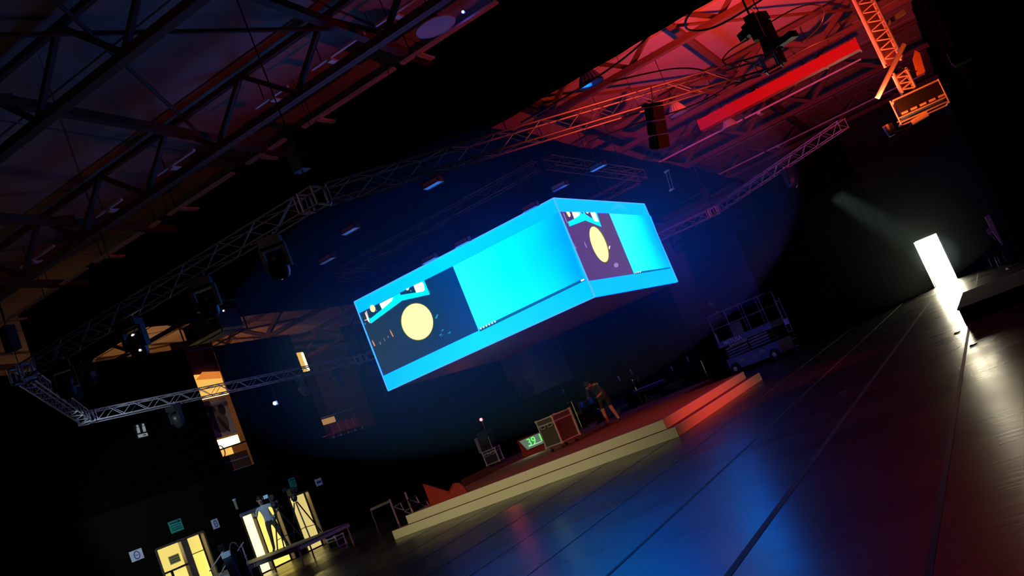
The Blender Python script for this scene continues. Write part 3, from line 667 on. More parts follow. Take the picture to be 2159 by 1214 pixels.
bar('hanging_wire', (-.1, 0, .5), (-.12, 0, RZ(c0.y) + .13 - c0.z), .01, M_dark, fs); bar('hanging_wire', (.1, 0, .5), (.1, 0, RZ(c0.y) + .13 - c0.z), .01, M_dark, fs)

# cables looped in the red light
def cable(label, pts, r=.022):
    cuv = bpy.data.curves.new('cable', 'CURVE'); cuv.dimensions = '3D'; cuv.bevel_depth = r; cuv.bevel_resolution = 2; cuv.resolution_u = 10
    s = cuv.splines.new('NURBS'); s.points.add(len(pts) - 1); s.use_endpoint_u = True; s.order_u = 3
    for q, p in zip(s.points, pts): q.co = (*p, 1)
    o = bpy.data.objects.new('cable', cuv); COL.objects.link(o); cuv.materials.append(M_dark)
    dg = bpy.context.evaluated_depsgraph_get(); me = bpy.data.meshes.new_from_object(o.evaluated_get(dg)); bpy.data.objects.remove(o)
    if not me.materials: me.materials.append(M_dark)
    tag(link('loose_cable', me), label, 'cable', 'black cables in the red light')
cable('thick black cable looping in front of the red ceiling, touching the top edge', [PX(1500, -20, z=7.6), PX(1450, 30, z=7.5), PX(1442, 55, z=7.4), PX(1455, 66, z=7.4), PX(1500, 62, z=7.4), PX(1560, 30, z=7.5), PX(1620, -10, z=7.7)])
cable('black cable drooping from the follow spot to the truss', [PX(1580, 82, z=7.1), PX(1545, 100, z=6.7), PX(1525, 120, z=6.35), PX(1522, 133, z=6.2), PX(1540, 140, z=6.2)], .016)
cable('black cable arching right of the follow spot', [PX(1612, 55, z=7.2), PX(1650, 30, z=7.4), PX(1700, 8, z=7.5), PX(1735, 12, z=7.4), PX(1738, 30, z=7.3), PX(1728, 60, z=7.1), PX(1690, 90, z=6.9)], .016)
cable('long black cable arching under the red duct', [PX(1640, 135, z=7), PX(1700, 100, z=7), PX(1760, 75, z=7), PX(1782, 72, z=7), PX(1770, 85, z=7.3), PX(1745, 98, y=30.95)], .012)
cable('long black cable running beside the slanting truss', [PX(1290, 172, z=6.4), PX(1380, 150, z=6.5), PX(1440, 142, z=6.6), PX(1490, 148, z=6.5), PX(1530, 165, z=6.3)], .016)
cable('black cable running along the far side of the slanting truss', [PX(1100, 258, z=6.5), PX(1220, 190, z=7.0), PX(1350, 100, z=7.6), PX(1385, 55, z=8)], .02)
cable('thin cable hanging in a loop below the tower', [PX(1930, 250, y=21.4), PX(1905, 285, y=21.4), PX(1870, 305, y=21.4), PX(1830, 308, y=21.4), PX(1800, 295, y=21.4)], .008)
cable('black cable crossing under the slanting truss', [PX(1240, 300, z=6.6), PX(1330, 262, z=6.6), PX(1440, 232, z=6.6), PX(1530, 190, z=6.7), PX(1604, 128, z=6.5)], .014)

# black hanging loudspeaker column under the truss
p = PX(1376, 208, z=5.95)
sp = thing('hanging_loudspeaker', 'tall black loudspeaker column hanging under the slanting truss', 'loudspeaker', p, YAW); sp.rotation_euler = (0, .36, YAW)
for k in range(3):
    b_ = MB().box((.0 + .012 * k, 0, -.26 - .25 * k), (.2, .28, .23)).build('cabinet', M_dark, sp)
    MB().box((.0, -.165, -.26 - .25 * k), (.15, .01, .18)).build('grille', M_darkmetal, b_)
bar('bumper_bar', (-.2, 0, -.1), (.2, 0, -.1), .03, M_darkmetal, sp, True); bar('rigging_chain', (0, 0, -.1), (0, 0, .2), .012, M_darkmetal, sp)
p = PX(1404, 362, y=22.5)
bt = thing('light_batten', 'small thin light batten with pale ends hanging right of the screen cube', 'light', p, YAW)
M_pale = mat('pale_batten_end', (.6, .6, .6), .4)
for x in (-.05, .05): bar('batten_rail', (x - .04, 0, -.45), (x + .04, 0, 0), .008, M_ali, bt)
MB().box((.03, 0, .0), (.15, .06, .04)).build('batten_end', M_pale, bt); MB().box((-.05, 0, -.46), (.15, .06, .04)).build('batten_end', M_pale, bt)
bar('batten_wire', (.03, 0, .02), (.03, 0, RZ(22.5) - p.z + .14), .006, M_darkmetal, bt)

# moving heads under the truss
mh0 = thing('moving_head', '', 'spotlight', (0, 0, 0), 0, 'moving heads on the octagon truss')
MB().box((0, 0, -.26), (.36, .3, .16)).build('base', M_dark, mh0)
mb = MB(); mb.box((-.19, 0, -.52), (.06, .16, .40)); mb.box((.19, 0, -.52), (.06, .16, .40)); mb.box((0, 0, -.36), (.42, .16, .05)); mb.build('yoke', M_dark, mh0)
hd = MB().lathe([(.001, .22), (.12, .21), (.16, .1), (.165, -.12), (.14, -.2), (.001, -.2)], n=16).build('head', M_dark, mh0, (0, 0, -.66), smooth=True)
hd.rotation_euler = (.5, .2, 0)
MB().lathe([(.125, -.205), (.08, -.225), (.001, -.23)], n=16).build('lens', mat('lens_glass', (.4, .45, .55), .05, .8), hd, smooth=True)
mb = MB(); mb.tube((-.1, 0, -.18), (-.1, 0, -.1), .02); mb.tube((.1, 0, -.18), (.1, 0, -.1), .02); mb.build('clamp', M_ali, mh0)
spots = [(-15.3, 12, 'fourth moving head from the right on the front run'), (-13.2, 12, 'third moving head from the right on the front run'), (-11.3, 12, 'second moving head from the right on the front run'), (-9.6, 12, 'rightmost moving head on the front run'), 
         (-22, 20.5, 'nearest moving head on the left run before the poster'), (-22, 26.4, 'moving head on the left run right of the poster'), (-22, 28.4, 'farthest moving head on the left run'), (-14.5, 35.6, 'left moving head on the rear run'), (-10, 35.6, 'right moving head on the rear run'), (-4.6, 32.05, 'moving head on the rear right run before the drape')]
for k, (x, y, lb) in enumerate(spots):
    o = mh0 if k == 0 else copy_tree(mh0)
    o.location = (x, y, TZ); o.rotation_euler.z = random.uniform(-1, 1); o['label'] = lb

# ------------------------------------------------------------------ red lit tower top right
TX, TY = -0.23, 21.7
tw = thing('hanging_tower', 'orange red lit lattice tower hanging at the far right', 'tower', (TX, TY, 5.0), math.radians(8))
M_tw = mat('tower_aluminium', (.75, .68, .62), .5, .15, var=.1)
def col_truss(z0, z1, s, parent, cell, name='tower_section', dx=0):
    g = MB(); h = s / 2
    g.box((dx, h + .03, (z0 + z1) / 2), (s * .95, .02, z1 - z0))
    sec = g.build(name, mat('tower_back_sheet', (.03, .012, .01), .8), parent)
    for (x, y) in ((-h, -h), (h, -h), (-h, h), (h, h)): bar('tower_chord', (dx + x, y, z0), (dx + x, y, z1), .026, M_tw, sec)
    n = int((z1 - z0) / cell)
    for k in range(n):
        z = z0 + k * cell; f = 1 if k % 2 else -1
        bar('tower_brace', (dx - h * f, -h, z), (dx + h * f, -h, z + cell), .017, M_tw, sec)
        bar('tower_brace', (dx + h, -h * f, z), (dx + h, h * f, z + cell), .017, M_tw, sec)
col_truss(.62, 4.9, .34, tw, .11)
col_truss(-.08, .38, .26, tw, .07, 'lower_section', .02)
bar('cross_tube', (-.62, -.3, .02), (.30, -.25, .82), .05, M_tw, tw)
mb = MB(); mb.box((.1, -.05, -.17), (.95, .5, .03)); mb.build('top_plate', M_tw, tw)
mb = MB(); mb.box((.1, -.05, -.38), (.9, .46, .36)); mb.build('fixture_box', M_dark, tw)
for k in range(5): MB().box((-.26 + .19 * k, -.3, -.5), (.13, .02, .045)).build('lamp_window', M_tw, tw)
for z in (-.56, -.66): bar('frame_tube', (-.42, -.3, z), (.58, -.3, z), .016, M_tw, tw); bar('frame_tube', (-.42, .2, z), (.58, .2, z), .016, M_tw, tw)
for x in (-.42, .58): bar('frame_post', (x, -.3, -.7), (x, -.3, -.15), .016, M_tw, tw); bar('frame_cross', (x, -.3, -.66), (x, .2, -.66), .016, M_tw, tw)
mb = MB(); mb.prism([(.28, -.2, .12), (.44, -.2, .12), (.50, -.2, .52), (.44, -.2, .62), (.34, -.2, .48)], (0, .14, 0)); mb.build('red_bag', mat('orange_cloth', (.7, .25, .1), .8), tw)
mb = MB(); mb.box((-.05, -.3, -.74), (.34, .14, .10), Matrix.Rotation(-.1, 3, 'Y')); mb.build('small_lamp', M_tw, tw)
for k in range(6): bar('chain_link', (.02 + .05 * k, -.2, .44 - .045 * k), (.05 + .05 * k, -.2, .42 - .045 * k), .012, M_chrome, tw)
bar('outrigger', (.17, 0, 1.42), (.62, .1, 1.52), .05, M_tw, tw, True)
for k, (x, lb) in enumerate(((-.72, 'left one of'), )):
    pl = thing('red_wash_lamp', 'small red wash lamp beside the lattice tower pointing up', 'lamp', (TX - .62, TY - .35, 4.3))
    MB().lathe([(.001, -.14), (.07, -.13), (.1, 0), (.11, .12), (.095, .12), (.085, .02), (.001, 0)], n=14).build('lamp_can', M_dark, pl)
    MB().lathe([(.085, .05), (.001, .06)], n=14).build('lamp_lens', emis('red_led', (1, .05, .01), 6), pl)
    bar('bracket', (0, 0, -.1), (.3, .2, -.1), .02, M_darkmetal, pl)

# ------------------------------------------------------------------ flight cases and gear on the stage
def flight_case(label, A, B, depth, h, lid, body_m, wheel=.15, handles=True, cup=False):
    """A, B: lower left and right front corners on the ground plane of the body"""
    A, B = Vector(A), Vector(B); d = B - A; d.z = 0; Wd = d.length; rz = math.atan2(d.y, d.x)
    t = thing('flight_case', label, 'case', (A.x, A.y, A.z - wheel), rz)
    z0 = wheel
    MB().box((Wd / 2, depth / 2, z0 + (h - lid) / 2), (Wd - .02, depth - .02, h - lid)).build('body', body_m, t)
    MB().box((Wd / 2, depth / 2, z0 + h - lid / 2 + .004), (Wd - .02, depth - .02, lid - .008)).build('lid', body_m, t)
    for x in (0, Wd):
        for y in (0, depth): bar('corner_edge', (x, y, z0), (x, y, z0 + h), .018, M_ali, t, True)
    for z in (z0, z0 + h - lid, z0 + h):
        for y in (0, depth): bar('edge', (0, y, z), (Wd, y, z), .014, M_ali, t, True)
        for x in (0, Wd): bar('edge', (x, 0, z), (x, depth, z), .014, M_ali, t, True)
    for x in (0, Wd):
        for y in (0, depth):
            for z in (z0, z0 + h): MB().box((x, y, z), (.06, .06, .06)).build('ball_corner', M_ali, t)
    if handles:
        for x in (Wd * .27, Wd * .73):
            hf = MB(); zc = z0 + h * .74; a_, b_ = .075, .05
            for (c, s) in (((x, -.012, zc + b_), (2 * a_, .02, .016)), ((x, -.012, zc - b_), (2 * a_, .02, .016)), ((x - a_, -.012, zc), (.016, .02, 2 * b_)), ((x + a_, -.012, zc), (.016, .02, 2 * b_))): hf.box(c, s)
            o = hf.build('handle_frame', M_ali, t); bar('handle', (x - .045, -.02, zc), (x + .045, -.02, zc), .012, M_rubber, o)
    for x in (.09, Wd - .09):
        for y in (.09, depth - .09):
            wmb = MB(); wmb.tube((x - .02, y, .055), (x + .02, y, .055), .055, .055, 12); o = wmb.build('castor', M_rubber, t)
            MB().box((x, y, .11), (.06, .07, .07)).build('castor_fork', M_chrome, o)
    return t
cA, cB = PX(1147, 948.4, z=TOP + .17), PX(1185, 932, z=TOP + .17)
cA = cB + Vector((-.56, .10, 0))
flight_case('tall grey flight case with two handles and castors on the stage', cA, cB, .9, .76, .16, M_casegrey, .17)
sA, sB = PX(1029, 989, z=TOP + .1), PX(1056, 980, z=TOP + .1)
sA = PX(1030, 989, y=27.9); sA.z = TOP + .12; sB = sA + Vector((.47, .1, 0))
flight_case('low black flight case with metal edges at the left of the stage', sA, sB, .5, .46, .1, M_dark, .11)
rk = thing('equipment_rack', 'black equipment rack with a pale louvred side on the low flight case', 'rack', (sA.x + .02, sA.y + .05, sA.z + .47))
MB().box((.2, .2, .33), (.40, .4, .66)).build('rack_body', M_dark, rk)
lp = MB().box((-.1, .02, .26), (.10, .05, .52)).build('louvre_panel', M_ali, rk)
for k in range(8): MB().box((-.1, -.012, .05 + .06 * k), (.09, .012, .02)).build('louvre', M_dark, lp)
bar('rack_edge', (.41, -.01, .0), (.41, -.01, .42), .012, M_ali, rk, True)
MB().box((.15, -.01, .6), (.08, .02, .03)).build('rack_latch', M_chrome, rk)
# red beacon on a thin stand
q = PX(1015, 884, y=28.6)
rb = thing('red_beacon', 'glowing red signal lamp on a thin black stand behind the rack', 'lamp', (q.x, q.y, TOP))
bar('stand_pole', (0, 0, 0), (0, 0, q.z - TOP - .06), .015, M_dark, rb)
for k in range(3): bar('stand_leg', (0, 0, .3), (.3 * math.cos(2.1 * k), .3 * math.sin(2.1 * k), .0), .012, M_dark, rb)
MB().box((0, .03, q.z - TOP), (.12, .1, .12)).build('lamp_housing', M_dark, rb)
MB().lathe([(.001, .05), (.035, .04), (.05, 0), (.035, -.04), (.001, -.05)], (0, -.03, q.z - TOP), 14).build('lamp_lens', emis('red_beacon_lens', (8, .7, .8), 1.6), rb, smooth=True)
lamp('red_beacon_light', 'POINT', (q.x, q.y - .2, q.z), (1, .05, .08), 6, .05)
# confidence monitor, red wedge box with a timer
MYD = 26.4
mA = PX(1100, 964, y=MYD); mo = thing('stage_monitor', 'red wedge stage monitor showing green timer digits behind the flight case', 'monitor', (mA.x, MYD, TOP))
tl, bl = PX(1093.5, 929.5, y=MYD), PX(1112, 949, y=MYD)
tr = PX(1160, 903, y=MYD); br = PX(1175, 922, y=MYD); bR = PX(1178, 935, y=MYD)
def ML(p): return Vector((p.x - mA.x, 0, p.z - TOP))
zt = ML(tl).z + .03; wdt = 1.35
mb = MB(); mb.prism([(ML(tl).x - .05, 0, 0), (ML(tl).x - .05, .0, zt), (ML(tl).x - .05, .35, zt), (ML(tl).x - .05, .55, 0)], (wdt, 0, 0)); mb.build('monitor_body', M_red, mo)
def mq(pts, name, m, y=-.012): return MB().prism([(ML(p).x, y, ML(p).z) for p in pts], (0, .008, 0)).build(name, m, mo)
mq([PX(1093.5, 929, y=MYD), PX(1112.5, 949.5, y=MYD), PX(1180, 921, y=MYD), PX(1162, 900, y=MYD)], 'screen_bezel', M_dark, -.010)
scm = mq([PX(1095, 930, y=MYD), PX(1112.5, 948, y=MYD), PX(1178, 920, y=MYD), PX(1161, 902, y=MYD)], 'screen', emis('monitor_grey_green', (.11, .16, .12), 1), -.018)
tm = textmesh('39 1', .34, .002); tm.materials.clear(); tm.materials.append(emis('timer_green', (.12, 1.3, .12), 1.2))
to = link('timer_digits', tm, mo); c = ML(PX(1122.5, 931, y=MYD)); e2 = ML(PX(1136, 925.2, y=MYD))
to.matrix_local = Matrix.Translation((c.x + .12, -.024, c.z + .015)) @ Matrix.Rotation(PI / 2, 4, 'X') @ Matrix.Rotation(math.atan2(e2.z - c.z, e2.x - c.x), 4, 'Z')
mq([PX(1115, 940.3, y=MYD), PX(1142, 929.5, y=MYD), PX(1142.4, 930.6, y=MYD), PX(1115.4, 941.5, y=MYD)], 'timer_line', emis('timer_pale', (.6, 1, .6), 1), -.024)
lamp('monitor_glow', 'AREA', (mA.x + .6, MYD - .3, TOP + .25), (.55, 1, .6), 3, .4, (mA.x + .9, MYD - 1.5, TOP))

# instruments and stands in the dark behind the stage
def mic_stand(label, x, y, z, h, boom, rz):
    t = thing('microphone_stand', label, 'stand', (x, y, z), rz, 'stands among the instruments')
    for k in range(3): bar('leg', (0, 0, .12), (.3 * math.cos(2.1 * k), .3 * math.sin(2.1 * k), .01), .012, M_darkmetal, t)
    bar('pole', (0, 0, .1), (0, 0, h), .013, M_chrome, t)
    bar('boom', (-.2, 0, h - .06), (boom, 0, h + .2), .010, M_darkmetal, t)
    MB().lathe([(.001, .09), (.024, .08), (.027, .05), (.016, 0), (.012, -.1), (.001, -.1)], (boom, 0, h + .22), 10).build('microphone', M_ali, t)
for k, (px, py, y, h, lb) in enumerate(((1205, 866, 30.6, 1.25, 'chromed microphone stand at the left of the drum kit'), (1347, 833, 31.0, .95, 'chromed microphone stand right of the stage hand'), (1357, 826, 31.4, 1.0, 'chromed microphone stand beside the cymbals'), (1478, 760, 33.0, 1.1, 'microphone stand close to the trolley'), (1425, 787, 32.6, 1.0, 'microphone stand in the middle of the dark instruments'))):
    q = PX(px, py, y=y); mic_stand(lb, q.x, y, TOP if y < 31.5 else 0.0, h, .45, random.uniform(0, 6))
q = PX(1243, 860, y=30.2)
dk = thing('drum_kit', 'dark drum kit with chrome stands behind the stage hand', 'drum kit', (q.x, 30.2, TOP))
M_shell = mat('drum_shell', (.02, .03, .035), .2); M_cym = mat('cymbal_bronze', (.6, .45, .2), .25, 1.0)
mb = MB(); mb.tube((0, -.25, .28), (0, .2, .28), .28, .28, 24); o = mb.build('bass_drum', M_shell, dk)
for y in (-.26, .2): mb = MB(); mb.tube((0, y - .012, .28), (0, y + .012, .28), .292, .292, 24); mb.build('hoop', M_chrome, o)
for (x, z, r) in ((-.22, .66, .15), (.16, .68, .16)): mb = MB(); mb.tube((x, -.05, z), (x, .03, z + .2), r, r, 18); o = mb.build('tom', M_shell, dk); mb = MB(); mb.tube((x, .03, z + .19), (x, .035, z + .215), r * 1.04, r * 1.04, 18); mb.build('rim', M_chrome, o)
mb = MB(); mb.tube((.55, .2, .1), (.55, .2, .5), .2, .2, 18); mb.build('floor_tom', M_shell, dk)
mb = MB(); mb.tube((-.5, .25, .5), (-.5, .25, .64), .18, .18, 18); mb.build('snare', M_chrome, dk)
for (x, y, z) in ((-.55, .0, 1.05), (.5, .0, 1.1), (-.8, .25, .85)):
    bar('cymbal_stand', (x, y, 0), (x, y, z), .012, M_chrome, dk)
    MB().lathe([(.001, .03), (.04, .02), (.2, -.01), (.2, -.014), (.001, .018)], (x, y, z), 20).build('cymbal', M_cym, dk)
q = PX(1440, 800, y=33.5)
for k, (px, py, y, w_, h_, lb) in enumerate(((1420, 800, 33.0, .8, .7, 'black amplifier cabinet in the dark left of the round lamp'), (1375, 822, 32.6, .7, .55, 'low black amplifier cabinet behind the microphone stands'), (1300, 850, 32.2, .8, .9, 'black amplifier cabinet behind the stage hand'))):
    q = PX(px, py, y=y); t = thing('amplifier', lb, 'amplifier', (q.x, y, 0), .2 * k - .2)
    MB().box((0, 0, h_ / 2 + .03), (w_, .45, h_)).build('cabinet', M_dark, t); MB().box((0, -.23, h_ * .4), (w_ - .1, .02, h_ * .6)).build('grille', M_darkmetal, t)
    for x in (-.28, .28): MB().box((x * w_, -.235, h_ * .88), (.05, .03, .05)).build('knob', M_chrome, t)
    for x in (-w_ / 2 + .06, w_ / 2 - .06): MB().box((x, -.15, .02), (.06, .06, .04)).build('foot', M_rubber, t)
q = PX(1365, 800, y=32.0)
kb = thing('keyboard', 'black stage keyboard on a crossed stand among the instruments', 'keyboard', (q.x, 32.0, 0), .15)
MB().box((0, 0, .92), (1.3, .35, .11)).build('keyboard_body', M_dark, kb); MB().box((0, -.1, .98), (1.15, .15, .02)).build('keys', M_white, kb)
for s in (-1, 1): bar('stand_leg', (-.45 * s, 0, .02), (.45 * s, 0, .86), .02, M_darkmetal, kb)

# trolley with round lamp
q = PX(1494, 783, z=0.02); q.z = 0
tr_ = thing('hand_truck', 'upright hand truck beside the scissor lift', 'trolley', (q.x, q.y, 0), -.3)
for x in (-.24, .24): bar('side_rail', (x, 0, .08), (x, .05, 1.2), .02, M_ali, tr_)
for z in (.15, .6, 1.15): bar('cross_bar', (-.24, .02, z), (.24, .02, z), .016, M_ali, tr_)
MB().box((0, -.12, .03), (.5, .28, .03)).build('toe_plate', M_darkmetal, tr_)
for x in (-.3, .3): mb = MB(); mb.tube((x - .03, .1, .1), (x + .03, .1, .1), .1, .1, 14); mb.build('wheel', M_rubber, tr_)
q2 = PX(1481, 717, y=q.y + .25)
rl = thing('round_reflector', 'dull brown round lamp face above the hand truck', 'lamp', (q2.x, q2.y, 0), -.3)
bar('stand', (0, 0, .0), (0, 0, q2.z - .14), .018, M_dark, rl)
mb = MB(); mb.tube((0, -.04, q2.z), (0, .06, q2.z), .15, .12, 24); mb.build('lamp_can', M_dark, rl)
mb = MB(); mb.tube((0, -.05, q2.z), (0, -.042, q2.z), .128, .128, 24); mb.build('lamp_face', mat('dull_brown_glass', (.35, .22, .18), .5), rl)

# ------------------------------------------------------------------ scissor lift
q = PX(1607, 769, z=0.0)
RZL = math.radians(-20)
sl = thing('scissor_lift', 'blue scissor lift with white rails parked at the back wall', 'scissor lift', (q.x, q.y + .45, 0), RZL)
M_lift = mat('lift_blue_paint', (.10, .17, .30), .45, var=.2); M_liftw = mat('lift_white_paint', (.32, .33, .3), .5, var=.1); M_lifty = mat('lift_yellowish_panel', (.42, .42, .26), .5, var=.2)
LL = 2.5
MB().box((0, 0, .42), (LL, 1.0, .48)).build('chassis', M_lift, sl)
for k, (x, z) in enumerate(((-.55, .45), (.1, .42), (.45, .5))): MB().box((x, -.51, z), (.26, .02, .12)).build('service_hatch', M_lifty if k != 1 else M_liftw, sl)
for x in (-LL / 2 + .3, LL / 2 - .3):
    for y in (-.5, .5): mb = MB(); mb.tube((x, y - .08, .22), (x, y + .08, .22), .22, .22, 18); o = mb.build('wheel', M_rubber, sl); mb = MB(); mb.tube((x, y - .09, .22), (x, y + .09, .22), .09, .09, 12); mb.build('hub', M_ali, o)
for k in range(4):
    z = .72 + .11 * k
    bar('scissor_arm', (-LL / 2 + .12, -.42, z), (LL / 2 - .3, -.42, z + .06), .034, M_liftw if k > 1 else M_lift, sl, True); bar('scissor_arm', (-LL / 2 + .12, .42, z), (LL / 2 - .3, .42, z + .06), .034, M_lift, sl, True)
    for x in (-LL / 2 + .15, 0): mb = MB(); mb.tube((x, -.47, z + .03), (x, -.4, z + .03), .04, .04, 10); mb.build('pivot', M_dark, sl)
MB().box((0, 0, 1.29), (LL + .1, 1.1, .24)).build('deck', M_lift, sl)
MB().box((-.35, -.56, 1.13), (.9, .02, .08)).build('pale_stripe', M_lifty, sl)
tmx = textmesh('METUSA', .24, .004, True); tmx.materials.clear(); tmx.materials.append(mat('pale_lettering', (.9, .9, .65), .6))
to = link('lettering', tmx, sl); to.matrix_local = Matrix.Translation((-.55, -.558, 1.29)) @ Matrix.Rotation(PI / 2, 4, 'X')
for x in (-LL / 2, -LL / 6, LL * .17, LL / 2):
    for y in (-.52, .52): bar('guard_post', (x, y, 1.41), (x, y, 2.5), .022, M_liftw, sl)
for z in (1.95, 2.5):
    for y in (-.52, .52): bar('guard_rail', (-LL / 2, y, z), (LL / 2, y, z), .02, M_liftw, sl)
    for x in (-LL / 2, LL / 2): bar('guard_rail', (x, -.52, z), (x, .52, z), .02, M_liftw, sl)
MB().box((-.2, -.5, 1.66), (.55, .02, .5)).build('guard_sheet', mat('grey_guard_sheet', (.2, .19, .15), .6), sl)
MB().box((-LL / 2 + .06, -.56, 1.6), (.07, .05, .38)).build('control_box', M_white, sl)
ld = thing('lift_ladder', 'pale ladder section standing at the right end of the scissor lift', 'ladder', (q.x + 1.52, q.y + .0, 0), RZL)
for x in (-.1, .1): bar('stile', (x, 0, .8), (x, 0, 2.15), .02, M_liftw, ld); bar('stile', (x, 0, 0), (x, 0, .8), .02, M_darkmetal, ld)
for z in (.2, .5, .8, 1.1, 2.05): bar('rung', (-.1, 0, z), (.1, 0, z), .014, M_ali, ld)
MB().box((0, -.01, 1.2), (.18, .04, .22)).build('foot_plate', M_white, ld)

# ------------------------------------------------------------------ people
def person(label, loc, rz, J, cols, scale=1.0, hairm=None):
    """one skinned body: J maps joint -> (x, y, z, radius); figure faces -Y"""
    E_ = [('pelvis', 'waist'), ('waist', 'chest'), ('chest', 'neck'), ('neck', 'head0'), ('head0', 'head1')]
    for s in 'lr': E_ += [('chest', 'sh' + s), ('sh' + s, 'el' + s), ('el' + s, 'wr' + s), ('wr' + s, 'pa' + s), ('pelvis', 'hip' + s), ('hip' + s, 'kn' + s), ('kn' + s, 'an' + s), ('an' + s, 'toe' + s)]
    J = dict(J); look = J.pop('look', (0, -1, 0))
    for s in 'lr':
        w_, p_ = Vector(J['wr' + s][:3]), Vector(J['pa' + s][:3]); d = (p_ - w_).normalized(); side = d.cross(Vector((0, 0, 1)))
        side = side.normalized() if side.length > .1 else Vector((1, 0, 0)); curl = d.cross(side).normalized()
        for k, (off, ln) in enumerate(((-.03, .07), (-.01, .08), (.01, .076), (.03, .06))):
            a = p_ + side * off + d * ln * .55; b = a + d * ln * .35 - curl * .03
            J['f%s%da' % (s, k)] = (*a, .0095); J['f%s%db' % (s, k)] = (*b, .008); E_ += [('pa' + s, 'f%s%da' % (s, k)), ('f%s%da' % (s, k), 'f%s%db' % (s, k))]
        a = w_ + d * .04 - side * .045; b = a + d * .045 - side * .012
        J['t' + s + 'a'] = (*a, .011); J['t' + s + 'b'] = (*b, .009); E_ += [('wr' + s, 't' + s + 'a'), ('t' + s + 'a', 't' + s + 'b')]
    names = list(J); me = bpy.data.meshes.new('person_body')
    me.from_pydata([J[n][:3] for n in names], [(names.index(a), names.index(b)) for a, b in E_], [])
    o = bpy.data.objects.new('person_body', me); COL.objects.link(o)
    md = o.modifiers.new('s', 'SKIN'); md.use_smooth_shade = True
    sv = me.skin_vertices[0].data
    for i, n in enumerate(names):
        r_ = J[n][3]; sv[i].radius = (r_, r_) if not isinstance(r_, tuple) else r_; sv[i].use_root = (n == 'pelvis')
    ss_ = o.modifiers.new('ss', 'SUBSURF'); ss_.levels = 1; ss_.render_levels = 1
    dg = bpy.context.evaluated_depsgraph_get(); nm = bpy.data.meshes.new_from_object(o.evaluated_get(dg)); bpy.data.objects.remove(o)
    t = thing('person', label, 'person', loc, rz); t.scale = (scale,) * 3
    nm.materials.clear()
    for m_ in cols['mats']: nm.materials.append(m_)
    for p in nm.polygons: p.material_index = cols['f'](p.center); p.use_smooth = True
    body = link('body', nm, t)
    h0, h1 = Vector(J['head0'][:3]), Vector(J['head1'][:3]); up = (h1 - h0).normalized(); c = (h0 + h1) / 2
    fwd = Vector(look); fwd = (fwd - up * fwd.dot(up)).normalized(); sd = fwd.cross(up)
    Rm = Matrix((sd, fwd, up)).transposed()
    # hair cap, face features
    mb = MB(); prof = []
    for i in range(7):
        a = PI / 2 * i / 6
        for k in range(14):
            tt = 2 * PI * k / 14; rr = .098 * math.cos(a); v = Vector((rr * math.cos(tt) * .92, rr * math.sin(tt) * 1.12 - .018, .07 + .075 * math.sin(a))); prof.append(c + Rm @ v)
    mb.add(prof, [(i * 14 + k, i * 14 + (k + 1) % 14, (i + 1) * 14 + (k + 1) % 14, (i + 1) * 14 + k) for i in range(6) for k in range(14)]); mb.build('hair', hairm or M_hair, t, smooth=True)
    mb = MB(); mb.add([c + Rm @ Vector(v) for v in ((-.016, .10, .01), (.016, .10, .01), (0, .135, .0), (0, .10, .05))], [(0, 1, 2), (0, 2, 3), (1, 3, 2), (0, 3, 1)]); mb.build('nose', M_skin, t)
    for s in (-1, 1):
        mb = MB(); mb.lathe([(.001, .012), (.01, .006), (.01, -.006), (.001, -.012)], c + Rm @ Vector((s * .034, .095, .035)), 8); mb.build('eye', M_white, t)
        mb = MB(); mb.lathe([(.001, .03), (.018, .015), (.018, -.015), (.001, -.03)], c + Rm @ Vector((s * .092, -.005, .02)), 8); mb.build('ear', M_skin, t)
    mb = MB(); mb.box(c + Rm @ Vector((0, .096, -.045)), (.045, .012, .012), Rm); mb.build('mouth', mat('lips', (.3, .12, .1), .5), t)
    return t
M_hair = mat('dark_hair', (.012, .01, .009), .6)
M_tee = mat('pale_blue_tshirt', (.36, .45, .5), .8); M_trouser = mat('dark_trousers', (.045, .04, .036), .85); M_shoe = mat('dark_shoes', (.03, .03, .04), .6); M_navyc = mat('dark_clothes', (.014, .015, .02), .85); M_navyt = mat('dark_green_top', (.02, .028, .03), .85)
def joints(lean=0.0, side=0.0, lk=.0, arms=None, legs=None):
    J = {'pelvis': (0, 0, .95, (.14, .11)), 'waist': (side * .3, -lean * .3, 1.1, (.135, .10)), 'chest': (side * .75, -lean * .75, 1.34, (.165, .115)), 'neck': (side, -lean, 1.5, .055), 'head0': (side * 1.1, -lean * 1.2 - lk * .4, 1.58, (.075, .085)), 'head1': (side * 1.15, -lean * 1.35 - lk, 1.72, (.075, .085))}
    for s, k in (('l', 1), ('r', -1)):
        J['sh' + s] = (k * .19 + side * .8, -lean * .85, 1.43, .06); J['hip' + s] = (k * .1, 0, .9, .095)
    J.update(arms); J.update(legs); return J
legs0 = {'knl': (.14, -.03, .5, .062), 'anl': (.18, .02, .09, .042), 'toel': (.2, -.14, .035, .036), 'knr': (-.14, -.04, .5, .062), 'anr': (-.2, .02, .09, .042), 'toer': (-.22, -.14, .035, .036)}
def zone(c):
    if c.z > 1.49: return 2
    if abs(c.x) > .24 and c.z < 1.22 and c.z > .7: return 2
    if c.z > .96: return 0
    if c.z > .12: return 1
    return 3
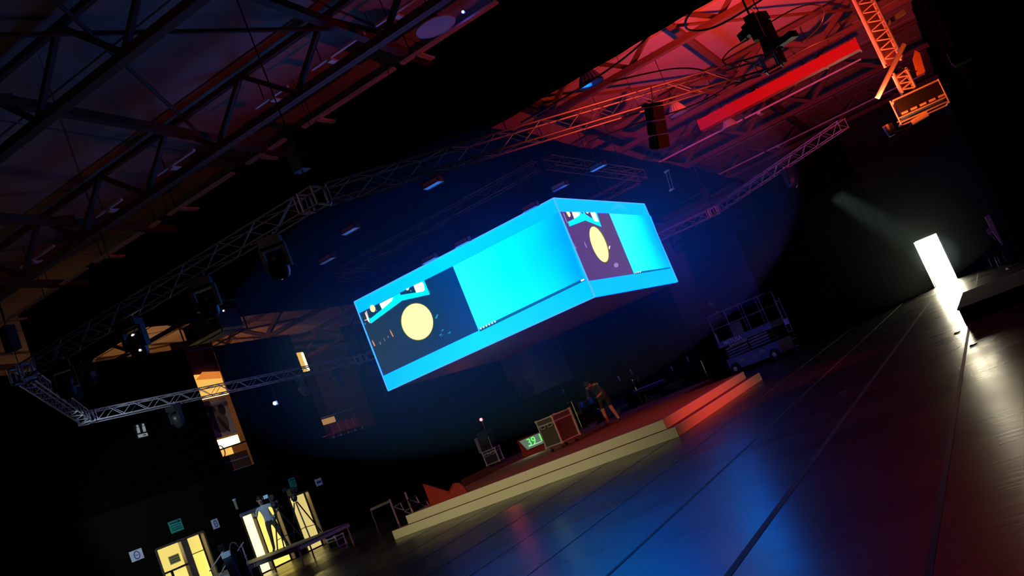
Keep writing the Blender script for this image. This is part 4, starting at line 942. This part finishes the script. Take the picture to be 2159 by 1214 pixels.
# cameraman on the platform
arms = {'ell': (.36, -.02, 1.2, .042), 'wrl': (.22, -.18, 1.06, .03), 'pal': (.16, -.23, 1.04, .034), 'elr': (-.36, -.05, 1.18, .042), 'wrr': (-.36, -.32, 1.22, .03), 'par': (-.35, -.39, 1.24, .034)}
DKZ = .66
lg = {'knl': (.16, -.02, .5, .065), 'anl': (.26, .03, .09, .044), 'toel': (.3, -.13, .035, .038), 'knr': (-.12, -.04, .5, .065), 'anr': (-.17, .02, .09, .044), 'toer': (-.19, -.14, .035, .038)}
q = PX(588, 1150, y=22.6)
person('person in a pale blue t-shirt and dark trousers standing on the camera platform', (q.x, 22.6, DKZ), math.radians(35), joints(.1, -.05, .06, arms, lg), {'mats': [M_tee, M_trouser, M_skin, M_shoe], 'f': zone}, 1.0)
# stage hand in shorts, bending over
def zone2(c):
    if c.z > 1.27 and c.y < -.28: return 2
    if abs(c.x) > .2 and c.z < 1.0 and c.z > .55 and c.y < -.15: return 2
    if c.z > .93: return 0
    if c.z > .52: return 1
    if c.z > .1: return 2
    return 3
J2 = {'pelvis': (0, 0, .93, (.14, .11)), 'waist': (0, -.08, 1.06, (.135, .10)), 'chest': (0, -.26, 1.22, (.165, .115)), 'neck': (0, -.36, 1.27, .055), 'head0': (0, -.43, 1.29, (.075, .085)), 'head1': (0, -.53, 1.36, (.075, .085)), 'shl': (.19, -.3, 1.28, .06), 'shr': (-.19, -.3, 1.28, .06), 'hipl': (.1, 0, .88, .1), 'hipr': (-.1, 0, .88, .1), 'look': (0, -.8, -.5),
      'ell': (.27, -.32, 1.0, .042), 'wrl': (.2, -.5, .92, .03), 'pal': (.17, -.57, .91, .034), 'elr': (-.27, -.32, 1.0, .042), 'wrr': (-.18, -.5, .94, .03), 'par': (-.15, -.57, .94, .034),
      'knl': (.16, -.03, .48, .062), 'anl': (.22, .04, .09, .042), 'toel': (.25, -.12, .035, .036), 'knr': (-.14, -.06, .48, .062), 'anr': (-.17, .0, .09, .042), 'toer': (-.19, -.16, .035, .036)}
q = PX(1294, 893, z=TOP)
person('person in dark top and shorts bending forward on the stage', (q.x, q.y, TOP), math.radians(-12), J2, {'mats': [M_navyt, M_navyc, M_skin, M_shoe], 'f': zone2}, 1.0)
# worker on the lift
arms3 = {'ell': (.3, -.1, 1.2, .045), 'wrl': (.24, -.32, 1.12, .03), 'pal': (.22, -.39, 1.1, .034), 'elr': (-.3, -.1, 1.2, .045), 'wrr': (-.24, -.32, 1.12, .03), 'par': (-.22, -.39, 1.1, .034)}
q = PX(1510, 668, y=sl.location.y + .25)
person('person in dark jacket leaning on the rail of the scissor lift', (q.x + .28, q.y, 1.41), math.radians(-75), joints(.2, 0, .08, arms3, legs0), {'mats': [M_navyc, M_navyc, M_skin, M_shoe], 'f': zone}, .97)

# ------------------------------------------------------------------ camera platform on the left
dp = thing('camera_platform', 'grey decked camera platform on thin legs before the yellow doors', 'platform', (-22.1, 22.0, 0))
PXL, PXR, PY0, PY1 = -2.6, 2.55, -1.15, 1.2
M_ply = mat('platform_deck_board', (.16, .15, .13), .6, var=.15)
for k in range(3):
    a, b = PXL + (PXR - PXL) * k / 3, PXL + (PXR - PXL) * (k + 1) / 3
    MB().box(((a + b) / 2, (PY0 + PY1) / 2, DKZ - .03), (b - a - .01, PY1 - PY0, .06)).build('deck_board', M_ply, dp)
for y in (PY0, PY1): bar('edge_rail', (PXL, y, DKZ - .09), (PXR, y, DKZ - .09), .045, M_ali, dp, True)
for x in (PXL, PXR): bar('edge_rail', (x, PY0, DKZ - .09), (x, PY1, DKZ - .09), .045, M_ali, dp, True)
for x in (PXL + .05, -.85, .85, PXR - .05):
    for y in (PY0 + .03, PY1 - .03): bar('leg', (x, y, 0), (x, y, DKZ - .1), .026, M_ali, dp)
# steps with handrails before the platform
sr = thing('platform_steps', 'small metal steps with pale handrails at the camera platform', 'steps', (-21.6, 19.95, 0), math.radians(0))
for k in range(3): MB().box((0, .22 * k, .17 + .17 * k), (.8, .24, .04)).build('tread', M_ali, sr)
for x in (-.42, .42):
    bar('stringer', (x, -.12, .02), (x, .6, .6), .025, M_ali, sr, True)
    for y in (-.05, .5): bar('rail_post', (x, y, .1), (x, y, .95 + .35 * (y > 0)), .018, M_ali, sr)
    bar('handrail', (x, -.15, .93), (x, .6, 1.32), .02, M_ali, sr); bar('mid_rail', (x, -.1, .55), (x, .55, .95), .014, M_ali, sr)
def tripod_camera(label, x, y, z, rz, hh=1.5, cam_m=None, s=1.0):
    t = thing('video_camera', label, 'camera', (x, y, z), rz, 'tripod cameras')
    for k in range(3):
        a = 2 * PI * k / 3 + .3; lg_ = bar('tripod_leg', (.05 * math.cos(a), .05 * math.sin(a), hh - .12), (.52 * math.cos(a), .52 * math.sin(a), .02), .022, M_dark, t)
        bar('spreader', (0, 0, .35), (.42 * math.cos(a), .42 * math.sin(a), .3), .012, M_dark, t)
    MB().lathe([(.001, .1), (.09, .1), (.1, 0), (.06, -.1), (.001, -.1)], (0, 0, hh), 14).build('fluid_head', M_dark, t)
    MB().box((0, .05, hh + .24), (.16, .42, .22)).build('camera_body', M_dark, t)
    mb = MB(); mb.tube((0, -.16, hh + .24), (0, -.42, hh + .24), .06, .075, 14); mb.build('lens', M_dark, t)
    MB().box((-.16, .1, hh + .36), (.14, .03, .11)).build('viewfinder', cam_m or M_dark, t)
    bar('pan_handle', (.08, .1, hh + .05), (.2, .6, hh - .15), .014, M_dark, t)
    return t
q = PX(650, 1132, y=22.9); tripod_camera('black video camera on a tripod against the narrow yellow doorway', q.x, 22.9, DKZ, math.radians(60), 1.3)
q = PX(607, 1145, y=22.4); M_bluescr = mat('pale_blue_screen', (.3, .4, .5), .4, emit=(.2, .38, .55), es=.35)
tripod_camera('black video camera with a blue viewfinder beside the cameraman', q.x, 22.4, DKZ, math.radians(40), 1.32, M_bluescr)
fA = PX(697, 1160, z=.0); fA.z = .0
flight_case('small black flight case with bright edges under the camera platform', (fA.x, fA.y, .02), (fA.x + .36, fA.y, .02), .4, .32, .1, M_dark, .02, False)
# light blue kit by the left door
q = PX(500, 1214, y=19.8)
kt = thing('kit_stand', 'pale blue equipment stand with cables left of the camera platform', 'stand', (q.x, 19.8, 0), .3)
MB().box((0, 0, .75), (.26, .3, .75), Matrix.Rotation(-.08, 3, 'Y')).build('kit_bag', mat('pale_blue_bag', (.22, .30, .36), .7), kt)
MB().box((-.05, -.1, 1.2), (.2, .18, .16)).build('kit_screen', M_bluescr, kt); MB().box((-.12, 0, 1.42), (.2, .2, .2)).build('kit_box', M_darkmetal, kt)
for k in range(4): bar('stand_leg', (0, 0, .45), (.3 * math.cos(1.57 * k), .3 * math.sin(1.57 * k), .01), .018, M_darkmetal, kt)
mb = MB(); mb.path([(.25 + .16 * math.cos(t), -.1, 1.1 + .35 * math.sin(t)) for t in [PI * k / 10 for k in range(11)]], .014); mb.build('cable_loop', M_ali, kt)
MB().box((.28, 0, .62), (.16, .16, 1.1)).build('side_bag', M_dark, kt)
# crowd barrier before the first door
br_ = thing('crowd_barrier', 'dark barrier with a curved hoop before the first yellow door', 'barrier', (-23.6, 20.6, 0), math.radians(90))
for z in (.25, .62): bar('rail', (-.3, 0, z), (1.7, 0, z), .02, M_dark, br_)
for k in range(9): bar('upright', (-.2 + .22 * k, 0, .25), (-.2 + .22 * k, 0, .62), .01, M_dark, br_)
for x in (-.3, 1.7): bar('post', (x, 0, 0), (x, 0, .68), .025, M_dark, br_)
mb = MB(); mb.path([(1.35 + .25 * math.cos(t), 0, .62 + .3 * math.sin(t)) for t in [PI * k / 10 for k in range(11)]], .02); mb.build('hoop', M_dark, br_)

# ------------------------------------------------------------------ signs on the left wall
def wall_sign(label, px, py, w_, h_, m, marks, x=LX + .02):
    q = PX(px, py, x=x); t = thing('wall_sign', label, 'sign', (x, q.y, q.z))
    MB().box((0, 0, 0), (.02, w_, h_)).build('sign_plate', m, t); marks(t, w_, h_); return t
M_sw = mat('white_sign', (.8, .82, .85), .5); M_sb = mat('blue_sign_print', (.03, .06, .2), .5); M_sg = mat('green_sign', (.06, .42, .3), .5); M_sgd = mat('dark_green_print', (.01, .06, .045), .5)
def ring(t, w_, h_):
    mb = MB(); n = 20; a, b = w_ * .22, h_ * .36
    pts = [(.013, a * math.cos(2 * PI * k / n), b * math.sin(2 * PI * k / n)) for k in range(n + 1)]
    mb.path(pts, .014); mb.build('printed_ring', M_sb, t); MB().box((.012, 0, 0), (.006, w_ * .25, .02)).build('printed_bar', M_sb, t)
def lines(t, w_, h_):
    for k, z in enumerate((.32, .08, -.1, -.28)): MB().box((.012, 0, z * h_), (.006, w_ * (.8 if k else .84), h_ * (.05 if k else .09))).build('printed_line', M_sgd, t)
    MB().box((.012, w_ * .28, .33 * h_), (.008, w_ * .16, h_ * .2)).build('pictogram', M_sgd, t)
def bluebar(t, w_, h_):
    MB().box((.012, 0, 0), (.006, w_ * .75, h_ * .28)).build('printed_bar', M_sb, t)
wall_sign('white sign with a blue oval left of the first yellow door', 288, 1170, .46, .32, M_sw, ring)
wall_sign('green notice board above the first yellow door', 371, 1108.5, .52, .38, M_sg, lines)
wall_sign('small white sign with a blue oval between the yellow doors', 454, 1104, .28, .32, M_sw, ring)
wall_sign('green notice board above the narrow doorway', 617, 1017.5, .34, .36, M_sg, lines)
wall_sign('white sign with a blue bar right of the narrow doorway', 672, 1016, .36, .28, M_sw, bluebar)
q = PX(297, 908, x=LX + .35)
ex = thing('exit_sign', 'dim hanging exit sign with white figures on the dark left wall', 'sign', q)
M_ex = mat('sign_pale', (.3, .32, .3), .5, emit=(.22, .25, .2), es=.6); MB().box((0, 0, 0), (.04, .42, .5)).build('sign_plate', M_dark, ex)
for y in (-.11, .12):
    mb = MB(); mb.prism([(.022, y - .06, -.06), (.022, y + .05, -.06), (.022, y + .07, .12), (.022, y - .04, .12)], (.006, 0, 0)); mb.build('running_figure', M_ex, ex)
    mb = MB(); mb.tube((.022, y + .02, .17), (.03, y + .02, .17), .045, .045, 10); mb.build('figure_head', M_ex, ex)
MB().box((.024, 0, -.16), (.008, .38, .1)).build('pale_bar', M_ex, ex); MB().box((.03, .06, -.16), (.008, .12, .03)).build('arrow', M_dark, ex)
bar('hanger', (-.02, 0, .25), (-.72, 0, .3), .012, M_dark, ex)
# small column lamp on the wall by the second doorway
q = PX(497, 1063, x=LX + .05)
wlp = thing('wall_tube', 'short grey tube fixed on the wall left of the second doorway', 'pipe', q)
mb = MB(); mb.tube((0, 0, -.18), (0, 0, .14), .05, .05, 12); mb.build('tube_body', mat('grey_tube', (.3, .3, .24), .5), wlp)
mb = MB(); mb.tube((0, 0, .14), (0, 0, .2), .07, .07, 12); mb.build('tube_cap', M_ali, wlp)

# ------------------------------------------------------------------ side steps left of the stage
q = PX(815, 1096, y=24.5)
ss2 = thing('side_steps', 'thin framed steps with two triangular brackets left of the stage', 'steps', (-18.6, 24.4, 0), math.radians(-5))
for k in range(2):
    x = .3 + .34 * k; z = .52 - .24 * k
    for y in (0, .8):
        for a, b in (((x - .3, z + .02), (x, z + .06)), ((x, z + .06), (x + .04, z - .18)), ((x + .04, z - .18), (x - .3, z + .02))): bar('bracket', (a[0], y, a[1]), (b[0], y, b[1]), .016, M_ali, ss2)
    MB().box((x - .13, .4, z + .05), (.3, .8, .03)).build('tread', M_dark, ss2)
bar('post', (-.06, 0, 0), (-.06, 0, .82), .03, M_ali, ss2); bar('post', (-.06, .8, 0), (-.06, .8, .82), .03, M_ali, ss2)
bar('top_rail', (-.95, 0, .72), (-.06, 0, .76), .04, M_ali, ss2, True); bar('post', (-.95, 0, 0), (-.95, 0, .72), .03, M_darkmetal, ss2)

# ------------------------------------------------------------------ tiny lights
def led(label, p, col, r, kind):
    t = thing('status_light', label, 'light', p)
    MB().lathe([(.001, r), (r * .7, r * .7), (r, 0), (r * .7, -r * .7), (.001, -r)], n=12).build('glowing_lens', emis('led_' + kind, col, 1), t, smooth=True)
    MB().box((0, r * 2.2, 0), (r * 2.6, r * 2.4, r * 2.6)).build('lamp_body', M_dark, t)
    bar('hanger', (0, r * 2.2, r), (0, r * 2.2, RZ(p[1]) - p[2] + .13), .005, M_dark, t); return t
def truss_led(*a): return led(*a)
led('blue white spot lamp glowing below the left truss', PX(579, 850, x=-21.9), (6, 14, 40), .06, 'bluewhite')
lamp('left_side_fill', 'SPOT', (-19.6, 15.0, 5.75), (.62, .8, 1), 1300, .06, (-24.6, 24.0, 2.4), 58)  # added fill for cameraman and wall signs, apart from the small glowing lamp
led('tiny blue lamp near the top edge above the black border', PX(976, 25, z=9.9), (2, 3, 30), .03, 'blue')
led('tiny white lamp in the dark under the front left truss', PX(280, 707, z=5.6), (8, 8, 7), .025, 'white')
led('tiny white lamp with a red tinge lower left', PX(295, 738, z=5.2), (8, 6, 5), .018, 'whitered')
for k, (px, py, lb) in enumerate(((431, 659, 'left white lamp on the hanging projector'), (459, 657, 'middle white lamp on the hanging projector'), (471, 655, 'right white lamp on the hanging projector'))):
    led(lb, PX(px, py, y=17.9), (3, 3, 2.6), .022, 'white2')
# big dark projector hanging at the left
q = PX(437, 690, y=18.2)
pj = thing('hanging_projector', 'large black projector box hanging in a frame at the left', 'projector', q, 0)
MB().box((0, .2, 0), (1.25, .8, .5)).build('projector_body', M_dark, pj)
for x in (-.68, .68):
    for y in (-.25, .65): bar('frame_post', (x, y, -.36), (x, y, .46), .02, M_darkmetal, pj)
for z in (-.36, .46):
    for y in (-.25, .65): bar('frame_bar', (-.68, y, z), (.68, y, z), .018, M_darkmetal, pj)
    for x in (-.68, .68): bar('frame_bar', (x, -.25, z), (x, .65, z), .018, M_darkmetal, pj)
for x in (-.5, .5): bar('rigging', (x, .2, .46), (x * .3, .2, RZ(18.2) - q.z), .012, M_darkmetal, pj)
mb = MB(); mb.tube((.3, -.2, 0), (.3, -.4, 0), .12, .12, 16); mb.build('lens', M_dark, pj)
# fixture at the far left, its blue glint painted on as a plate
q = PX(187, 785, x=-22.5)
mf = copy_tree(mh0); mf.location = (q.x, q.y, q.z + .5); mf['label'] = 'moving head with a blue glint at the far left'
MB().box((.12, -.2, -.62), (.14, .03, .16)).build('glint_plate', mat('blue_glint', (.2, .3, .5), .3), mf)

# ------------------------------------------------------------------ right side: low riser, leaning board, folded chair
rs = thing('black_riser', 'low black draped riser on the floor at the right', 'riser', (-.3, 24.6, 0))
MB().box((0, 0, .30), (1.75, 5.6, .04)).build('riser_top', M_drape, rs)
MB().box((0, 0, .14), (1.7, 5.5, .28)).build('riser_skirt', M_drape, rs)
q = PX(2112, 512, y=38); 
lb_ = thing('leaning_board', 'pale narrow board standing upright at the far right', 'board', (q.x, 38, 0), .2)
zt = PX(2086, 452, y=38).z
MB().prism([(-.02, 0, zt - 1.15), (.03, 0, zt - 1.2), (.03, 0, zt), (-.13, 0, zt - .02), (-.12, 0, zt - .6)], (0, .04, 0)).build('board', mat('pale_wood', (.5, .45, .35), .6, var=.2), lb_)
bar('support_pole', (0, .05, 0), (0, .05, zt - .9), .025, M_dark, lb_); MB().box((0, .05, .02), (.4, .4, .04)).build('foot_plate', M_dark, lb_)
sg = MB().box((-.2, .02, zt - .55), (.16, .02, .2)).build('small_card', M_grey, lb_); bar('card_stick', (-.2, .04, zt - .65), (-.12, .04, zt - .95), .008, M_ali, lb_)
q = PX(2108, 560, z=0.0)
fc = thing('folded_chair', 'dim dark red chair beside the pale board', 'chair', (q.x, q.y, 0), .6)
M_ch = mat('dull_red_fabric', (.07, .035, .035), .8)
MB().box((0, 0, .46), (.46, .46, .07)).build('seat', M_ch, fc); MB().box((0, .22, .78), (.46, .06, .5)).build('backrest', M_ch, fc)
for x in (-.2, .2):
    for y in (-.2, .2): bar('leg', (x, y, 0), (x, y, .43), .014, M_ali, fc)

# ------------------------------------------------------------------ floor marks
def mark(label, p0, p1, wd=.03):
    a, b = PX(*p0, z=.004), PX(*p1, z=.004); d = (b - a).normalized(); n = Vector((-d.y, d.x, 0)) * wd / 2
    t = MB().prism([a - n, b - n, b + n, a + n], (0, 0, .002)).build('floor_mark', mat('white_floor_mark', (.6, .6, .6), .5), None); tag(t, label, 'tape', 'white marks on the floor'); return t
mark('short white tape mark on the dark floor right of the stage', (1767, 829.5), (1784, 824), .05)
mark('white mark on the blue lit floor before the stage front', (1207, 1064.5), (1257, 1041.5), .03)  # thin pale strip lying flat on the floor
mark('faint white mark right of the one before the stage', (1398, 993), (1452, 970), .03)
for k, (px, py, lb) in enumerate(((2018, 701, 'small dark scrap of tape on the bright floor streak'), (2038, 628, 'small dark scrap on the floor next to the riser'), (2052, 727, 'thin dark scrap on the floor below the riser'))):
    q = PX(px, py, z=.006); t = MB().prism([q + Vector(v) for v in ((-.06, -.16, 0), (.05, -.1, 0), (.07, .12, 0), (0, .05, 0), (-.05, .15, 0))], (0, 0, .004)).build('tape_scrap', M_black); tag(t, lb, 'tape', 'dark scraps on the floor')

# ------------------------------------------------------------------ haze
def haze(label, bm_obj, dens, col=(.5, .72, 1)):
    hm = bpy.data.materials.new('thin_haze'); hm.use_nodes = True; nt = hm.node_tree; nt.nodes.clear()
    vo = nt.nodes.new('ShaderNodeVolumeScatter'); vo.inputs['Density'].default_value = dens; vo.inputs['Anisotropy'].default_value = 0.2; vo.inputs['Color'].default_value = (*col, 1)
    out = nt.nodes.new('ShaderNodeOutputMaterial'); nt.links.new(vo.outputs[0], out.inputs['Volume'])
    bm_obj.data.materials.clear(); bm_obj.data.materials.append(hm); tag(bm_obj, label, 'haze', None, 'stuff')
def ball(name, c, r, sz=1.0):
    bm = bmesh.new(); bmesh.ops.create_icosphere(bm, subdivisions=4, radius=r); me = bpy.data.meshes.new(name); bm.to_mesh(me); bm.free()
    o = link(name, me, None, c); o.scale = (1, 1, sz); return o
haze('cloud of blue tinted haze around the screen cube', ball('haze_cloud', (-11.0, 22.6, 5.0), 8.0, .48), HAZE, (.16, .5, 1))  # screen glow put into the blue colour of the haze
haze('grey haze in the light beam before the bright doorway', ball('haze_cloud', (-3.6, 41.5, 3.0), 5.2, .55), HAZE * .5, (.75, 1, .85))
